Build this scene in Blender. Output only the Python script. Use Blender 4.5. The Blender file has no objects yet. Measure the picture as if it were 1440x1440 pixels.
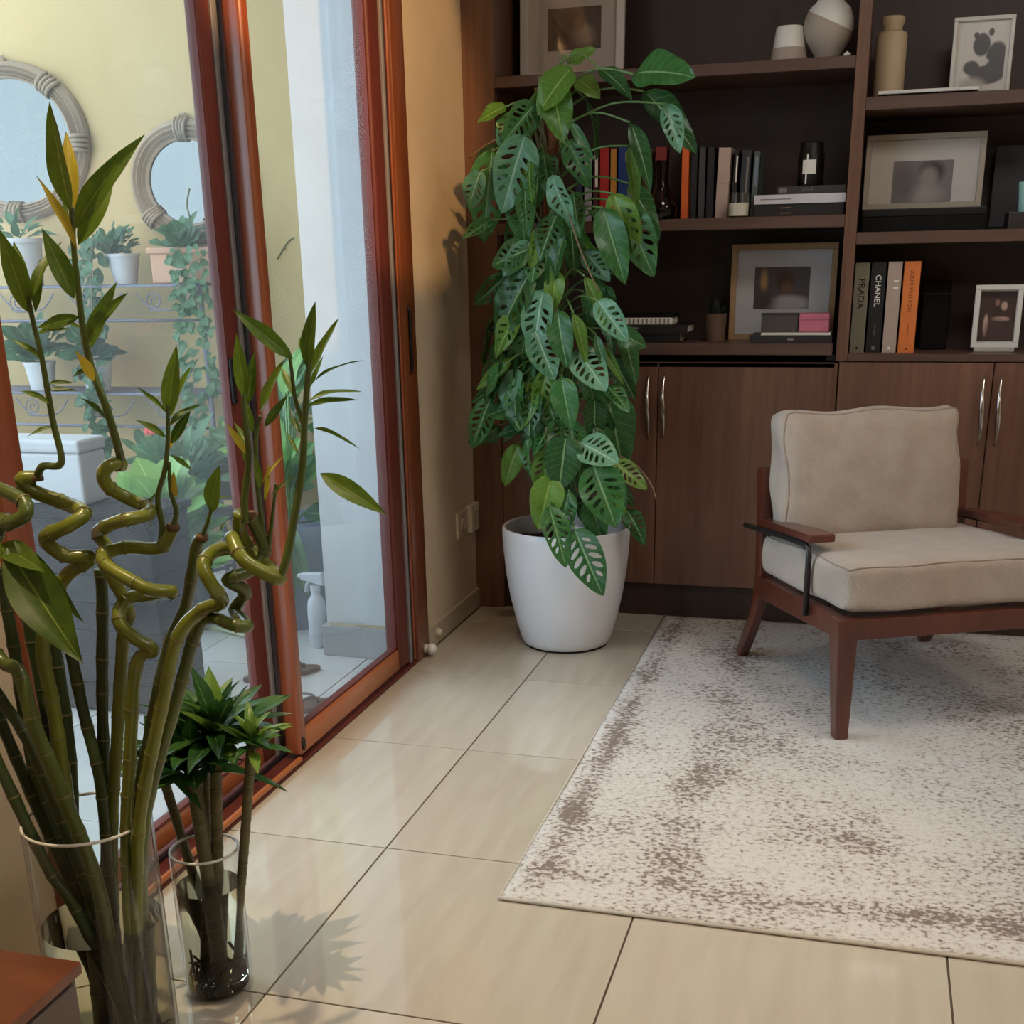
import bpy, bmesh, math, random
from mathutils import Vector, Matrix, Euler, Quaternion
random.seed(7)
PI = math.pi
S = bpy.context.scene
C = S.collection
# ------------------------------------------------------------------ camera
FPX, YAW, PIT, ROL = 1704.54, -.2837, -.3414, -.0191
CAM = Vector((.9757, -3.4997, 1.2573))
fw = Vector((math.sin(YAW)*math.cos(PIT), math.cos(YAW)*math.cos(PIT), math.sin(PIT)))
r0 = Vector((math.cos(YAW), -math.sin(YAW), 0)); u0 = r0.cross(fw)
rt = r0*math.cos(ROL) + u0*math.sin(ROL); up = u0*math.cos(ROL) - r0*math.sin(ROL)
cd = bpy.data.cameras.new('camera'); cam = bpy.data.objects.new('camera', cd); C.objects.link(cam)
cam.matrix_world = Matrix(((rt.x, up.x, -fw.x, CAM.x), (rt.y, up.y, -fw.y, CAM.y), (rt.z, up.z, -fw.z, CAM.z), (0, 0, 0, 1)))
cd.sensor_width = 36; cd.lens = FPX/1440*36; cd.shift_y = 250/1440; cd.clip_start = .05
S.camera = cam
# ------------------------------------------------------------------ sky, lamps, exposure
wd = bpy.data.worlds.new('sky'); S.world = wd; wd.use_nodes = True
bg = wd.node_tree.nodes['Background']; bg.inputs[0].default_value = (.66, .84, 1, 1); bg.inputs[1].default_value = 5.2
S.view_settings.view_transform = 'Standard'; S.view_settings.look = 'None'
S.view_settings.exposure = 0; S.view_settings.gamma = 1; S.view_settings.use_curve_mapping = False
S.cycles.use_denoising = True; S.cycles.max_bounces = 10; S.cycles.transparent_max_bounces = 24
S.cycles.sample_clamp_indirect = 6; S.cycles.caustics_reflective = False; S.cycles.caustics_refractive = False

def area(name, loc, size, power, col):
    l = bpy.data.lights.new(name, 'AREA'); l.energy = power; l.color = col; l.size = size
    o = bpy.data.objects.new(name, l); C.objects.link(o); o.location = loc; return o
def spot(name, loc, to, ang, power, col, blend=.3, rad=.03):
    l = bpy.data.lights.new(name, 'SPOT'); l.energy = power; l.color = col; l.spot_size = ang; l.spot_blend = blend; l.shadow_soft_size = rad
    o = bpy.data.objects.new(name, l); C.objects.link(o); o.location = loc
    o.rotation_euler = (Vector(to)-Vector(loc)).to_track_quat('-Z', 'Y').to_euler(); return o
CEIL = 2.7
FILLS = [((1.4, -.75), 8), ((1.5, -2.9), 6.5), ((2.9, -.75), 4), ((2.9, -2.9), 3)]
for (x, y), p in FILLS: area('fill_panel_light', (x, y, CEIL-.06), .55, p, (1, .95, .89))  # area lights added overhead as general fill for the room
spot('wall_spot_light', (.9, -1.6, 2.60), (-.41, -.3, 2.0), math.radians(35), 230, (1, .58, .22), .18)
spot('door_downlight', (-.16, -2.2, CEIL-.04), (-.10, -1.95, 0), math.radians(75), 120, (1, .76, .48), .5, .009)
spot('door_downlight', (-.16, -.75, CEIL-.04), (-.05, -.65, 0), math.radians(80), 30, (1, .76, .46), .7, .03)

# ------------------------------------------------------------------ materials
def lin(c):
    return tuple(((v/255)/12.92 if v/255 <= .04045 else ((v/255+.055)/1.055)**2.4) for v in c)
MATS = {}
def new_mat(name):
    m = bpy.data.materials.new(name); m.use_nodes = True; MATS[name] = m
    nt = m.node_tree; return m, nt, nt.nodes['Principled BSDF']
def N(nt, t, **kw):
    n = nt.nodes.new(t)
    for k, v in kw.items():
        if k.startswith('i_'): n.inputs[k[2:].replace('_', ' ')].default_value = v
        else: setattr(n, k, v)
    return n
def coords(nt, scale=(1, 1, 1), kind='Object', rot=(0, 0, 0)):
    tc = N(nt, 'ShaderNodeTexCoord'); mp = N(nt, 'ShaderNodeMapping'); mp.inputs['Scale'].default_value = scale; mp.inputs['Rotation'].default_value = rot
    nt.links.new(tc.outputs[kind], mp.inputs[0]); return mp.outputs[0]
def ramp(nt, fac, stops):
    r = N(nt, 'ShaderNodeValToRGB'); nt.links.new(fac, r.inputs[0]); e = r.color_ramp.elements
    while len(e) < len(stops): e.new(.5)
    for k, (p, c) in enumerate(stops): e[k].position = p; e[k].color = (*c[:3], 1)
    return r.outputs[0]
def mathn(nt, op, a, b=None, clamp=False):
    n = N(nt, 'ShaderNodeMath', operation=op); n.use_clamp = clamp
    for i, x in enumerate((a, b)):
        if x is None: continue
        if isinstance(x, (int, float)): n.inputs[i].default_value = x
        else: nt.links.new(x, n.inputs[i])
    return n.outputs[0]
def bump(nt, b, h, strength=.2, dist=.002):
    n = N(nt, 'ShaderNodeBump', i_Strength=strength, i_Distance=dist); nt.links.new(h, n.inputs['Height']); nt.links.new(n.outputs[0], b.inputs['Normal'])
def mat(name, rgb, rough=.5, var=.12, scale=(6, 6, 6), bmp=0, bscale=60, metal=0, spec=.5, coat=0, detail=4):
    """plain surface: base colour with a soft procedural variation and optional fine relief"""
    m, nt, b = new_mat(name); c = lin(rgb)
    no = N(nt, 'ShaderNodeTexNoise', i_Scale=1.0, i_Detail=detail); nt.links.new(coords(nt, scale), no.inputs['Vector'])
    col = ramp(nt, no.outputs[0], [(.3, [v*(1-var) for v in c]), (.7, [min(1, v*(1+var)) for v in c])])
    nt.links.new(col, b.inputs['Base Color'])
    b.inputs['Roughness'].default_value = rough; b.inputs['Metallic'].default_value = metal; b.inputs['Specular IOR Level'].default_value = spec
    b.inputs['Coat Weight'].default_value = coat
    if bmp:
        n2 = N(nt, 'ShaderNodeTexNoise', i_Scale=bscale, i_Detail=3); nt.links.new(coords(nt), n2.inputs['Vector']); bump(nt, b, n2.outputs[0], bmp)
    return m
def wood(name, dark, light, scale, rough=.35, coat=.2, spec=.5):
    m, nt, b = new_mat(name); v = coords(nt, scale)
    n1 = N(nt, 'ShaderNodeTexNoise', i_Scale=1, i_Detail=6, i_Roughness=.65); nt.links.new(v, n1.inputs['Vector'])
    v2 = coords(nt, [s*.22 for s in scale]); n2 = N(nt, 'ShaderNodeTexNoise', i_Scale=1, i_Detail=2); nt.links.new(v2, n2.inputs['Vector'])
    f = mathn(nt, 'ADD', mathn(nt, 'MULTIPLY', n1.outputs[0], .55), mathn(nt, 'MULTIPLY', n2.outputs[0], .45))
    nt.links.new(ramp(nt, f, [(.34, lin(dark)), (.66, lin(light))]), b.inputs['Base Color'])
    b.inputs['Roughness'].default_value = rough; b.inputs['Coat Weight'].default_value = coat; b.inputs['Coat Roughness'].default_value = .25; b.inputs['Specular IOR Level'].default_value = spec
    bump(nt, b, n1.outputs[0], .08, .001); return m
def glass(name, tint=(.96, .98, .97), haze=0, ior=1.45, hazecol=(.8, .82, .8)):
    m, nt, b = new_mat(name); nt.nodes.remove(b); out = nt.nodes['Material Output']
    tr = N(nt, 'ShaderNodeBsdfTransparent'); tr.inputs[0].default_value = (*tint, 1)
    gl = N(nt, 'ShaderNodeBsdfGlossy'); gl.inputs['Roughness'].default_value = .02
    fr = N(nt, 'ShaderNodeFresnel', i_IOR=ior); mx = N(nt, 'ShaderNodeMixShader'); ge = N(nt, 'ShaderNodeNewGeometry')   # same reflectance on entering and leaving the thin pane
    nt.links.new(mathn(nt, 'ADD', ior, mathn(nt, 'MULTIPLY', ge.outputs['Backfacing'], 1/ior-ior)), fr.inputs['IOR'])
    nt.links.new(fr.outputs[0], mx.inputs[0]); nt.links.new(tr.outputs[0], mx.inputs[1]); nt.links.new(gl.outputs[0], mx.inputs[2])
    last = mx.outputs[0]
    if haze:
        df = N(nt, 'ShaderNodeBsdfTranslucent'); df.inputs[0].default_value = (*hazecol, 1); m2 = N(nt, 'ShaderNodeMixShader')
        no = N(nt, 'ShaderNodeTexNoise', i_Scale=2.5, i_Detail=3); nt.links.new(coords(nt), no.inputs['Vector'])
        nt.links.new(mathn(nt, 'MULTIPLY', no.outputs[0], haze*2), m2.inputs[0])
        nt.links.new(last, m2.inputs[1]); nt.links.new(df.outputs[0], m2.inputs[2]); last = m2.outputs[0]
    nt.links.new(last, out.inputs[0]); return m
def leafmat(name, dark, light, vein, trans=.3, rough=.38, nv=9, veinw=.05):
    side = .22 if nv > 1 else 0
    m, nt, b = new_mat(name); out = nt.nodes['Material Output']
    tc = N(nt, 'ShaderNodeTexCoord'); sp = N(nt, 'ShaderNodeSeparateXYZ'); nt.links.new(tc.outputs['UV'], sp.inputs[0])
    u = mathn(nt, 'ABSOLUTE', mathn(nt, 'SUBTRACT', sp.outputs[0], .5)); t = sp.outputs[1]
    oi = N(nt, 'ShaderNodeObjectInfo'); no = N(nt, 'ShaderNodeTexNoise', i_Scale=9.0, i_Detail=2); nt.links.new(tc.outputs['Object'], no.inputs['Vector'])
    f = mathn(nt, 'ADD', mathn(nt, 'MULTIPLY', no.outputs[0], .5), mathn(nt, 'MULTIPLY', oi.outputs['Random'], .5))
    base = ramp(nt, f, [(.2, lin(dark)), (.8, lin(light))])
    mid = mathn(nt, 'LESS_THAN', u, veinw*.5)
    ph = mathn(nt, 'FRACT', mathn(nt, 'MULTIPLY', mathn(nt, 'SUBTRACT', t, mathn(nt, 'MULTIPLY', u, .32)), nv))
    sv = mathn(nt, 'LESS_THAN', mathn(nt, 'ABSOLUTE', mathn(nt, 'SUBTRACT', ph, .5)), .055)
    fac = mathn(nt, 'MAXIMUM', mathn(nt, 'MULTIPLY', mid, .85), mathn(nt, 'MULTIPLY', sv, side))
    mx = N(nt, 'ShaderNodeMix', data_type='RGBA'); nt.links.new(fac, mx.inputs[0]); nt.links.new(base, mx.inputs[6]); mx.inputs[7].default_value = (*lin(vein), 1)
    nt.links.new(mx.outputs[2], b.inputs['Base Color']); b.inputs['Roughness'].default_value = rough; b.inputs['Specular IOR Level'].default_value = .45
    tl = N(nt, 'ShaderNodeBsdfTranslucent'); nt.links.new(mx.outputs[2], tl.inputs[0]); ms = N(nt, 'ShaderNodeMixShader'); ms.inputs[0].default_value = trans
    nt.links.new(b.outputs[0], ms.inputs[1]); nt.links.new(tl.outputs[0], ms.inputs[2]); nt.links.new(ms.outputs[0], out.inputs[0])
    return m
def blobs(name, base, shapes, rough=.35):
    """flat photographic print: soft ellipses over a ground tone; shapes = (x, z, rx, rz, rgb, softness) in print units -1..1 (UV)"""
    m, nt, b = new_mat(name); tc = N(nt, 'ShaderNodeTexCoord'); sp = N(nt, 'ShaderNodeSeparateXYZ'); nt.links.new(tc.outputs['UV'], sp.inputs[0])
    cur = N(nt, 'ShaderNodeRGB'); cur.outputs[0].default_value = (*lin(base), 1); cur = cur.outputs[0]
    X = mathn(nt, 'SUBTRACT', mathn(nt, 'MULTIPLY', sp.outputs[0], 2), 1); Z = mathn(nt, 'SUBTRACT', mathn(nt, 'MULTIPLY', sp.outputs[1], 2), 1)
    for (x, z, rx, rz, col, soft) in shapes:
        a = mathn(nt, 'DIVIDE', mathn(nt, 'SUBTRACT', X, x), rx); c = mathn(nt, 'DIVIDE', mathn(nt, 'SUBTRACT', Z, z), rz)
        d = mathn(nt, 'SQRT', mathn(nt, 'ADD', mathn(nt, 'MULTIPLY', a, a), mathn(nt, 'MULTIPLY', c, c)))
        k = mathn(nt, 'DIVIDE', mathn(nt, 'SUBTRACT', 1+soft, d), 2*soft, True)
        mx = N(nt, 'ShaderNodeMix', data_type='RGBA'); nt.links.new(k, mx.inputs[0]); nt.links.new(cur, mx.inputs[6]); mx.inputs[7].default_value = (*lin(col), 1); cur = mx.outputs[2]
    nt.links.new(cur, b.inputs['Base Color']); b.inputs['Roughness'].default_value = rough; return m

def M_(n): return MATS[n]
# floor tile: polished cream porcelain with faint streaks
def tile_mat(name, c0, c1, rough):
    m, nt, b = new_mat(name); oi = N(nt, 'ShaderNodeObjectInfo')
    n1 = N(nt, 'ShaderNodeTexNoise', i_Scale=1, i_Detail=5, i_Distortion=.6); nt.links.new(coords(nt, (22, 3.2, 1), rot=(0, 0, .5)), n1.inputs['Vector'])
    f = mathn(nt, 'ADD', mathn(nt, 'MULTIPLY', n1.outputs[0], .7), mathn(nt, 'MULTIPLY', oi.outputs['Random'], .3))
    nt.links.new(ramp(nt, f, [(.25, lin(c0)), (.75, lin(c1))]), b.inputs['Base Color'])
    b.inputs['Roughness'].default_value = rough; b.inputs['Specular IOR Level'].default_value = .85
    return m
tile_mat('floor_tile', (180, 171, 156), (196, 188, 175), .045)
tile_mat('balcony_tile', (184, 184, 182), (198, 198, 196), .22)
mat('grout', (92, 82, 70), .9)
mat('wall_cream', (198, 179, 152), .85, .05, bmp=.15, bscale=90)
mat('wall_white', (225, 222, 214), .85, .03, bmp=.1)
mat('wall_yellow', (172, 147, 103), .88, .06, (1.3, 1.3, 1.3), bmp=.25, bscale=40)
mat('pier_white', (192, 194, 194), .8, .04, bmp=.15, bscale=50)
mat('pier_base', (150, 150, 150), .5, .06)
mat('stain', (176, 160, 132), .9, .25, (30, 30, 30))
mat('ceiling_paint', (230, 226, 218), .9, .02)
mat('plinth_tile', (178, 164, 142), .35, .06)
wood('walnut_v', (90, 60, 47), (126, 89, 70), (38, 38, 2.4), .38, .15)
wood('walnut_h', (76, 55, 46), (102, 76, 64), (2.4, 38, 38), .4, .1)
wood('walnut_shaded', (52, 38, 32), (66, 48, 41), (38, 38, 2.4), .5, 0)  # walnut darkened so the shade inside the shelves sits in its colour
wood('door_wood', (122, 58, 32), (158, 86, 52), (30, 30, 2.2), .3, .4)
wood('door_rail_wood', (148, 80, 42), (186, 110, 62), (30, 2.2, 30), .3, .4)
wood('stile_dark', (78, 34, 30), (104, 48, 40), (30, 30, 2.2), .5, .0, .3)
wood('jamb_wood', (100, 51, 28), (130, 71, 40), (30, 30, 2.2), .32, .35)
wood('chair_wood', (70, 32, 22), (100, 48, 32), (28, 28, 5), .3, .4)
wood('console_wood', (82, 42, 25), (118, 66, 42), (3, 30, 30), .3, .4)
mat('console_side', (96, 84, 78), .5, .08)
mat('gasket_grey', (128, 122, 126), .45, .05); mat('gasket_black', (28, 26, 34), .4, .1); mat('black_metal', (26, 24, 26), .38, .15, spec=.5)
mat('black_plastic', (16, 14, 14), .45, spec=.3); mat('chrome', (205, 200, 195), .16, .03, metal=1)
mat('white_plastic', (226, 224, 220), .4, .03); mat('outlet_plate', (204, 190, 166), .4, .03); mat('outlet_inner', (186, 172, 150), .45, .03)
mat('pot_white', (222, 222, 226), .42, .02, coat=.1); mat('soil', (66, 50, 40), .95, .4, (60, 60, 60), bmp=1, bscale=120)
mat('moss_pole', (112, 70, 48), .95, .3, (50, 50, 50), bmp=1, bscale=90)
glass('vase_glass', (.975, .985, .975), ior=1.4); glass('door_glass', (.94, .95, .95), .012, 1.3); glass('door_glass_hazy', (.93, .94, .93), .024, 1.3)
m, nt, b = new_mat('water'); b.inputs['Base Color'].default_value = (.86, .86, .70, 1); b.inputs['Transmission Weight'].default_value = 1; b.inputs['Roughness'].default_value = 0; b.inputs['IOR'].default_value = 1.2
mat('mirror_glass', (110, 112, 110), .02, .01, metal=1)
mat('mirror_frame', (134, 114, 92), .7, .16, (14, 14, 14), bmp=.4, bscale=70)
mat('rack_metal', (92, 92, 108), .5, .1); mat('outdoor_pot_white', (170, 172, 174), .5, .05); mat('terracotta', (178, 138, 112), .8, .15, bmp=.3)
mat('pot_grey', (112, 122, 138), .5, .08); mat('pot_dark', (72, 74, 82), .6, .1); mat('chest_grey', (34, 27, 28), .8, .12, (60, 4, 60), bmp=.6, bscale=140, spec=.15)
mat('red_flower', (214, 84, 78), .5, .1); mat('flipflop', (92, 76, 66), .8, .1); mat('flipflop_strap', (98, 92, 92), .6)
mat('spray_white', (190, 193, 198), .35, .02)
mat('cane', (74, 88, 34), .35, .25, (20, 20, 7), coat=.2); mat('cane_dark', (52, 66, 34), .4, .25, (20, 20, 7)); mat('cane_spiral', (104, 112, 32), .32, .25, (16, 16, 16), coat=.25)
mat('node_ring', (112, 106, 66), .5, .1); mat('cut_end', (96, 68, 46), .85, .3, (40, 40, 40)); mat('dracaena_cane', (98, 92, 62), .55, .3, (16, 16, 60), bmp=.5, bscale=50)
leafmat('bamboo_leaf', (58, 84, 20), (104, 128, 36), (136, 152, 66), .4, .4, 1, .04); leafmat('bamboo_leaf_yellow', (150, 140, 30), (188, 164, 52), (196, 180, 90), .4, .4, 1, .04)
leafmat('dracaena_leaf', (26, 62, 26), (60, 104, 44), (104, 140, 76), .25, .35, 1, .05); leafmat('dracaena_leaf_light', (76, 120, 48), (124, 156, 66), (150, 170, 90), .3, .35, 1, .05)
leafmat('monstera_leaf', (28, 72, 32), (66, 122, 62), (136, 172, 122), .2, .34); leafmat('monstera_leaf_light', (72, 116, 40), (110, 150, 60), (156, 182, 100), .25, .36); leafmat('monstera_leaf_silver', (66, 118, 82), (108, 156, 124), (160, 192, 164), .2, .3)
mat('petiole', (98, 132, 74), .45, .12); mat('vine_stem', (92, 92, 58), .6, .2); mat('aerial_root', (120, 100, 74), .7, .2)
leafmat('outdoor_leaf', (40, 78, 44), (84, 122, 80), (150, 178, 140), .3, .5, 1, .04); leafmat('outdoor_leaf_bright', (74, 130, 56), (132, 176, 90), (180, 205, 140), .35, .45, 1, .04)
leafmat('frond_pale', (168, 186, 140), (206, 214, 178), (214, 220, 190), .2, .6, 1, .04); leafmat('dark_sprig', (18, 28, 20), (30, 42, 30), (40, 52, 38), .1, .6, 1, .04)
mat('frame_white', (206, 200, 192), .5, .04); mat('frame_oak', (160, 128, 92), .5, .12, (30, 30, 30)); mat('frame_taupe', (150, 138, 122), .5, .06); mat('mat_board', (196, 188, 180), .85, .02); mat('mat_board_cool', (192, 192, 194), .85, .02)
glass('frame_glass', (.97, .97, .97), ior=1.35); mat('acrylic', (170, 160, 150), .2, .02)
mat('ceramic_white', (222, 218, 210), .45, .03, bmp=.1); mat('ceramic_taupe', (166, 152, 138), .7, .06, bmp=.3); mat('ceramic_cream', (190, 170, 140), .6, .05, bmp=.15)
glass('dark_bottle_glass', (.25, .12, .07), ior=1.45); mat('candle_wax', (222, 214, 198), .6, .03)
mat('paper', (216, 208, 194), .85, .04, (200, 200, 4)); mat('ink_white', (228, 224, 216), .6, .02); mat('ink_black', (11, 10, 10), .7, .05, spec=.2); mat('ink_dull', (120, 116, 108), .6, .05); mat('ink_orange', (120, 52, 20), .6, .05)
BOOKC = {}
def bookmat(rgb):
    k = 'cover_%d_%d_%d' % rgb
    if k not in MATS: mat(k, rgb, .5, .06, (12, 12, 12))
    return MATS[k]
# upholstery: beige herringbone-like weave
m, nt, b = new_mat('fabric'); v = coords(nt)
w1 = N(nt, 'ShaderNodeTexWave', i_Scale=95.0, i_Distortion=1.2); w1.bands_direction = 'DIAGONAL'; nt.links.new(v, w1.inputs['Vector'])
n1 = N(nt, 'ShaderNodeTexNoise', i_Scale=14.0, i_Detail=3); nt.links.new(v, n1.inputs['Vector'])
f = mathn(nt, 'ADD', mathn(nt, 'MULTIPLY', w1.outputs[0], .4), mathn(nt, 'MULTIPLY', n1.outputs[0], .6))
nt.links.new(ramp(nt, f, [(.2, lin((158, 144, 132))), (.8, lin((184, 171, 159)))]), b.inputs['Base Color']); b.inputs['Roughness'].default_value = .95; b.inputs['Specular IOR Level'].default_value = .15
b.inputs['Sheen Weight'].default_value = .25
bump(nt, b, w1.outputs[0], .35, .0015)
mat('seam', (150, 134, 120), .9, .1)
# distressed rug
m, nt, b = new_mat('rug'); v = coords(nt); sp = N(nt, 'ShaderNodeSeparateXYZ'); nt.links.new(v, sp.inputs[0])
def band(src, lo, hi, soft):
    a = mathn(nt, 'DIVIDE', mathn(nt, 'SUBTRACT', src, lo), soft, True); c = mathn(nt, 'DIVIDE', mathn(nt, 'SUBTRACT', hi, src), soft, True); return mathn(nt, 'MULTIPLY', a, c)
nb = N(nt, 'ShaderNodeTexNoise', i_Scale=3.2, i_Detail=4, i_Roughness=.6); nt.links.new(v, nb.inputs['Vector'])
nf = N(nt, 'ShaderNodeTexNoise', i_Scale=1, i_Detail=4, i_Roughness=.6); nt.links.new(coords(nt, (74, 92, 30)), nf.inputs['Vector'])
ng = N(nt, 'ShaderNodeTexNoise', i_Scale=210, i_Detail=2); nt.links.new(v, ng.inputs['Vector'])
nw = N(nt, 'ShaderNodeTexNoise', i_Scale=1.7, i_Detail=3); nt.links.new(v, nw.inputs['Vector'])
edge = mathn(nt, 'ADD', mathn(nt, 'MULTIPLY', band(sp.outputs[0], .012, .11, .05), .20), mathn(nt, 'MULTIPLY', band(sp.outputs[0], .22, .42, .09), .15))
edge = mathn(nt, 'ADD', edge, mathn(nt, 'ADD', mathn(nt, 'MULTIPLY', band(sp.outputs[1], .06, .20, .06), .17), mathn(nt, 'MULTIPLY', band(sp.outputs[1], .34, .50, .10), .08)))
edge = mathn(nt, 'MULTIPLY', edge, mathn(nt, 'MULTIPLY', mathn(nt, 'SUBTRACT', nw.outputs[0], .28), 3.2, True))
val = mathn(nt, 'ADD', mathn(nt, 'ADD', mathn(nt, 'MULTIPLY', nb.outputs[0], .55), mathn(nt, 'MULTIPLY', nf.outputs[0], 1.05)), mathn(nt, 'ADD', edge, mathn(nt, 'MULTIPLY', ng.outputs[0], .18)))
val = mathn(nt, 'SUBTRACT', val, .06)
colr = ramp(nt, val, [(.76, lin((204, 201, 197))), (.89, lin((190, 185, 180))), (.97, lin((152, 140, 133))), (1.0, lin((122, 109, 102)))])
nt.links.new(colr, b.inputs['Base Color']); b.inputs['Roughness'].default_value = .98; b.inputs['Specular IOR Level'].default_value = .1; b.inputs['Sheen Weight'].default_value = .15
bump(nt, b, ng.outputs[0], .6, .004)
mat('rug_binding', (184, 177, 166), .95, .1, (60, 60, 60)); mat('orange_wood', (214, 84, 44), .5, .06)
m, nt, b = new_mat('fill_glow'); b.inputs['Emission Color'].default_value = (1, .9, .78, 1); b.inputs['Emission Strength'].default_value = 6

# ------------------------------------------------------------------ mesh helpers
OFF = {}
def at(px, py, Y):
    d = fw*FPX + rt*(px-720) - up*(py-970); return CAM + d*((Y-CAM.y)/d.y)
class MB:
    def __init__(s): s.v = []; s.f = []; s.uv = None
    def add(s, vs, fs):
        k = len(s.v); s.v += [tuple(p) for p in vs]; s.f += [tuple(i+k for i in q) for q in fs]; return s
    def box(s, x0, x1, y0, y1, z0, z1):
        return s.add([(x0, y0, z0), (x1, y0, z0), (x1, y1, z0), (x0, y1, z0), (x0, y0, z1), (x1, y0, z1), (x1, y1, z1), (x0, y1, z1)],
                     [(3, 2, 1, 0), (4, 5, 6, 7), (0, 1, 5, 4), (1, 2, 6, 5), (2, 3, 7, 6), (3, 0, 4, 7)])
    def loft(s, rings, cap=True, closed=True):
        n = len(rings[0]); vs = [p for r in rings for p in r]; fs = []
        for i in range(len(rings)-1):
            for j in range(n if closed else n-1):
                a = i*n+j; b_ = i*n+(j+1) % n; fs.append((a, b_, b_+n, a+n))
        if cap: fs += [tuple(range(n-1, -1, -1)), tuple(range((len(rings)-1)*n, len(rings)*n))]
        return s.add(vs, fs)
    def lathe(s, prof, c=(0, 0, 0), n=40, cap=False):
        return s.loft([[(c[0]+r*math.cos(2*PI*j/n), c[1]+r*math.sin(2*PI*j/n), c[2]+z) for j in range(n)] for r, z in prof], cap)
    def tube(s, pts, rad, n=8, cap=True, flat=1):
        pts = [Vector(p) for p in pts]; rings = []; nrm = None
        for i, p in enumerate(pts):
            t = (pts[min(i+1, len(pts)-1)]-pts[max(i-1, 0)])
            t = t.normalized() if t.length > 1e-9 else Vector((0, 0, 1))
            if nrm is None: nrm = t.orthogonal().normalized()
            nrm = (nrm - t*nrm.dot(t)); nrm = nrm.normalized() if nrm.length > 1e-6 else t.orthogonal().normalized()
            bn = t.cross(nrm); r = rad[i] if isinstance(rad, (list, tuple)) else rad
            rings.append([p + (nrm*math.cos(2*PI*j/n) + bn*math.sin(2*PI*j/n)*flat)*r for j in range(n)])
        return s.loft(rings, cap)
    def build(s, name, mt, parent=None, bevel=0, seg=2, smooth=False, world=True):
        me = bpy.data.meshes.new(name); o = OFF.get(parent.name, Vector()) if parent and world else Vector()
        me.from_pydata([tuple(Vector(p)-o) for p in s.v], [], s.f); me.validate()
        bm = bmesh.new(); bm.from_mesh(me); bmesh.ops.recalc_face_normals(bm, faces=bm.faces)
        if bevel: bmesh.ops.bevel(bm, geom=list(bm.edges), offset=bevel, segments=seg, affect='EDGES', profile=.5, clamp_overlap=True)
        bm.to_mesh(me); bm.free()
        if smooth:
            for p in me.polygons: p.use_smooth = True
            if bevel or smooth == 'auto': me.set_sharp_from_angle(angle=.7)
        return mobj(name, me, mt, parent)
def mobj(name, me, mt, parent=None):
    o = bpy.data.objects.new(name, me); C.objects.link(o)
    if mt:
        mt = MATS[mt] if isinstance(mt, str) else mt
        if not me.materials: me.materials.append(mt)
    if parent: o.parent = parent; OFF[o.name] = OFF.get(parent.name, Vector())
    return o
def tag(o, label, cat, group=None):
    o['label'] = label; o['category'] = cat
    if group: o['group'] = group
    return o
def thing(name, label, cat, loc=(0, 0, 0), rotz=0, group=None):
    o = bpy.data.objects.new(name, None); C.objects.link(o); o.location = loc; o.rotation_euler = (0, 0, rotz); o.empty_display_size = .1
    OFF[o.name] = Vector(loc) if rotz == 0 else Vector(); return tag(o, label, cat, group)
def struct(o): o['kind'] = 'structure'; return o
def catmull(P, k=8):
    P = [Vector(p) for p in P]; out = []
    for i in range(len(P)-1):
        a = P[max(i-1, 0)]; b_ = P[i]; c = P[i+1]; d = P[min(i+2, len(P)-1)]
        for j in range(k):
            t = j/k; out.append(.5*((2*b_) + (c-a)*t + (2*a-5*b_+4*c-d)*t*t + (3*b_-a-3*c+d)*t**3))
    out.append(P[-1]); return out
def quad_uv(name, P, mt, parent):
    """flat print: P = four world corners, lower left first, counter-clockwise, with UV 0..1 and real thickness of 1 mm behind"""
    o = OFF.get(parent.name, Vector()); P = [Vector(p)-o for p in P]; n = (P[1]-P[0]).cross(P[3]-P[0]).normalized()*-.001
    me = bpy.data.meshes.new(name); me.from_pydata([tuple(p) for p in P]+[tuple(p+n) for p in P], [], [(0, 1, 2, 3), (7, 6, 5, 4), (0, 4, 5, 1), (1, 5, 6, 2), (2, 6, 7, 3), (3, 7, 4, 0)])
    uv = me.uv_layers.new(name='UVMap'); Q = [(0, 0), (1, 0), (1, 1), (0, 1)]
    for l in me.loops: uv.data[l.index].uv = Q[l.vertex_index % 4]
    return mobj(name, me, mt, parent)
def text_mesh(txt, size):
    cu = bpy.data.curves.new('lettering', 'FONT'); cu.body = txt; cu.size = size; cu.align_x = 'CENTER'; cu.align_y = 'CENTER'; cu.extrude = .0004; cu.resolution_u = 3
    o = bpy.data.objects.new('lettering', cu); C.objects.link(o); dg = bpy.context.evaluated_depsgraph_get(); dg.update()
    me = bpy.data.meshes.new_from_object(o.evaluated_get(dg)); bpy.data.objects.remove(o); bpy.data.curves.remove(cu); return me
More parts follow.
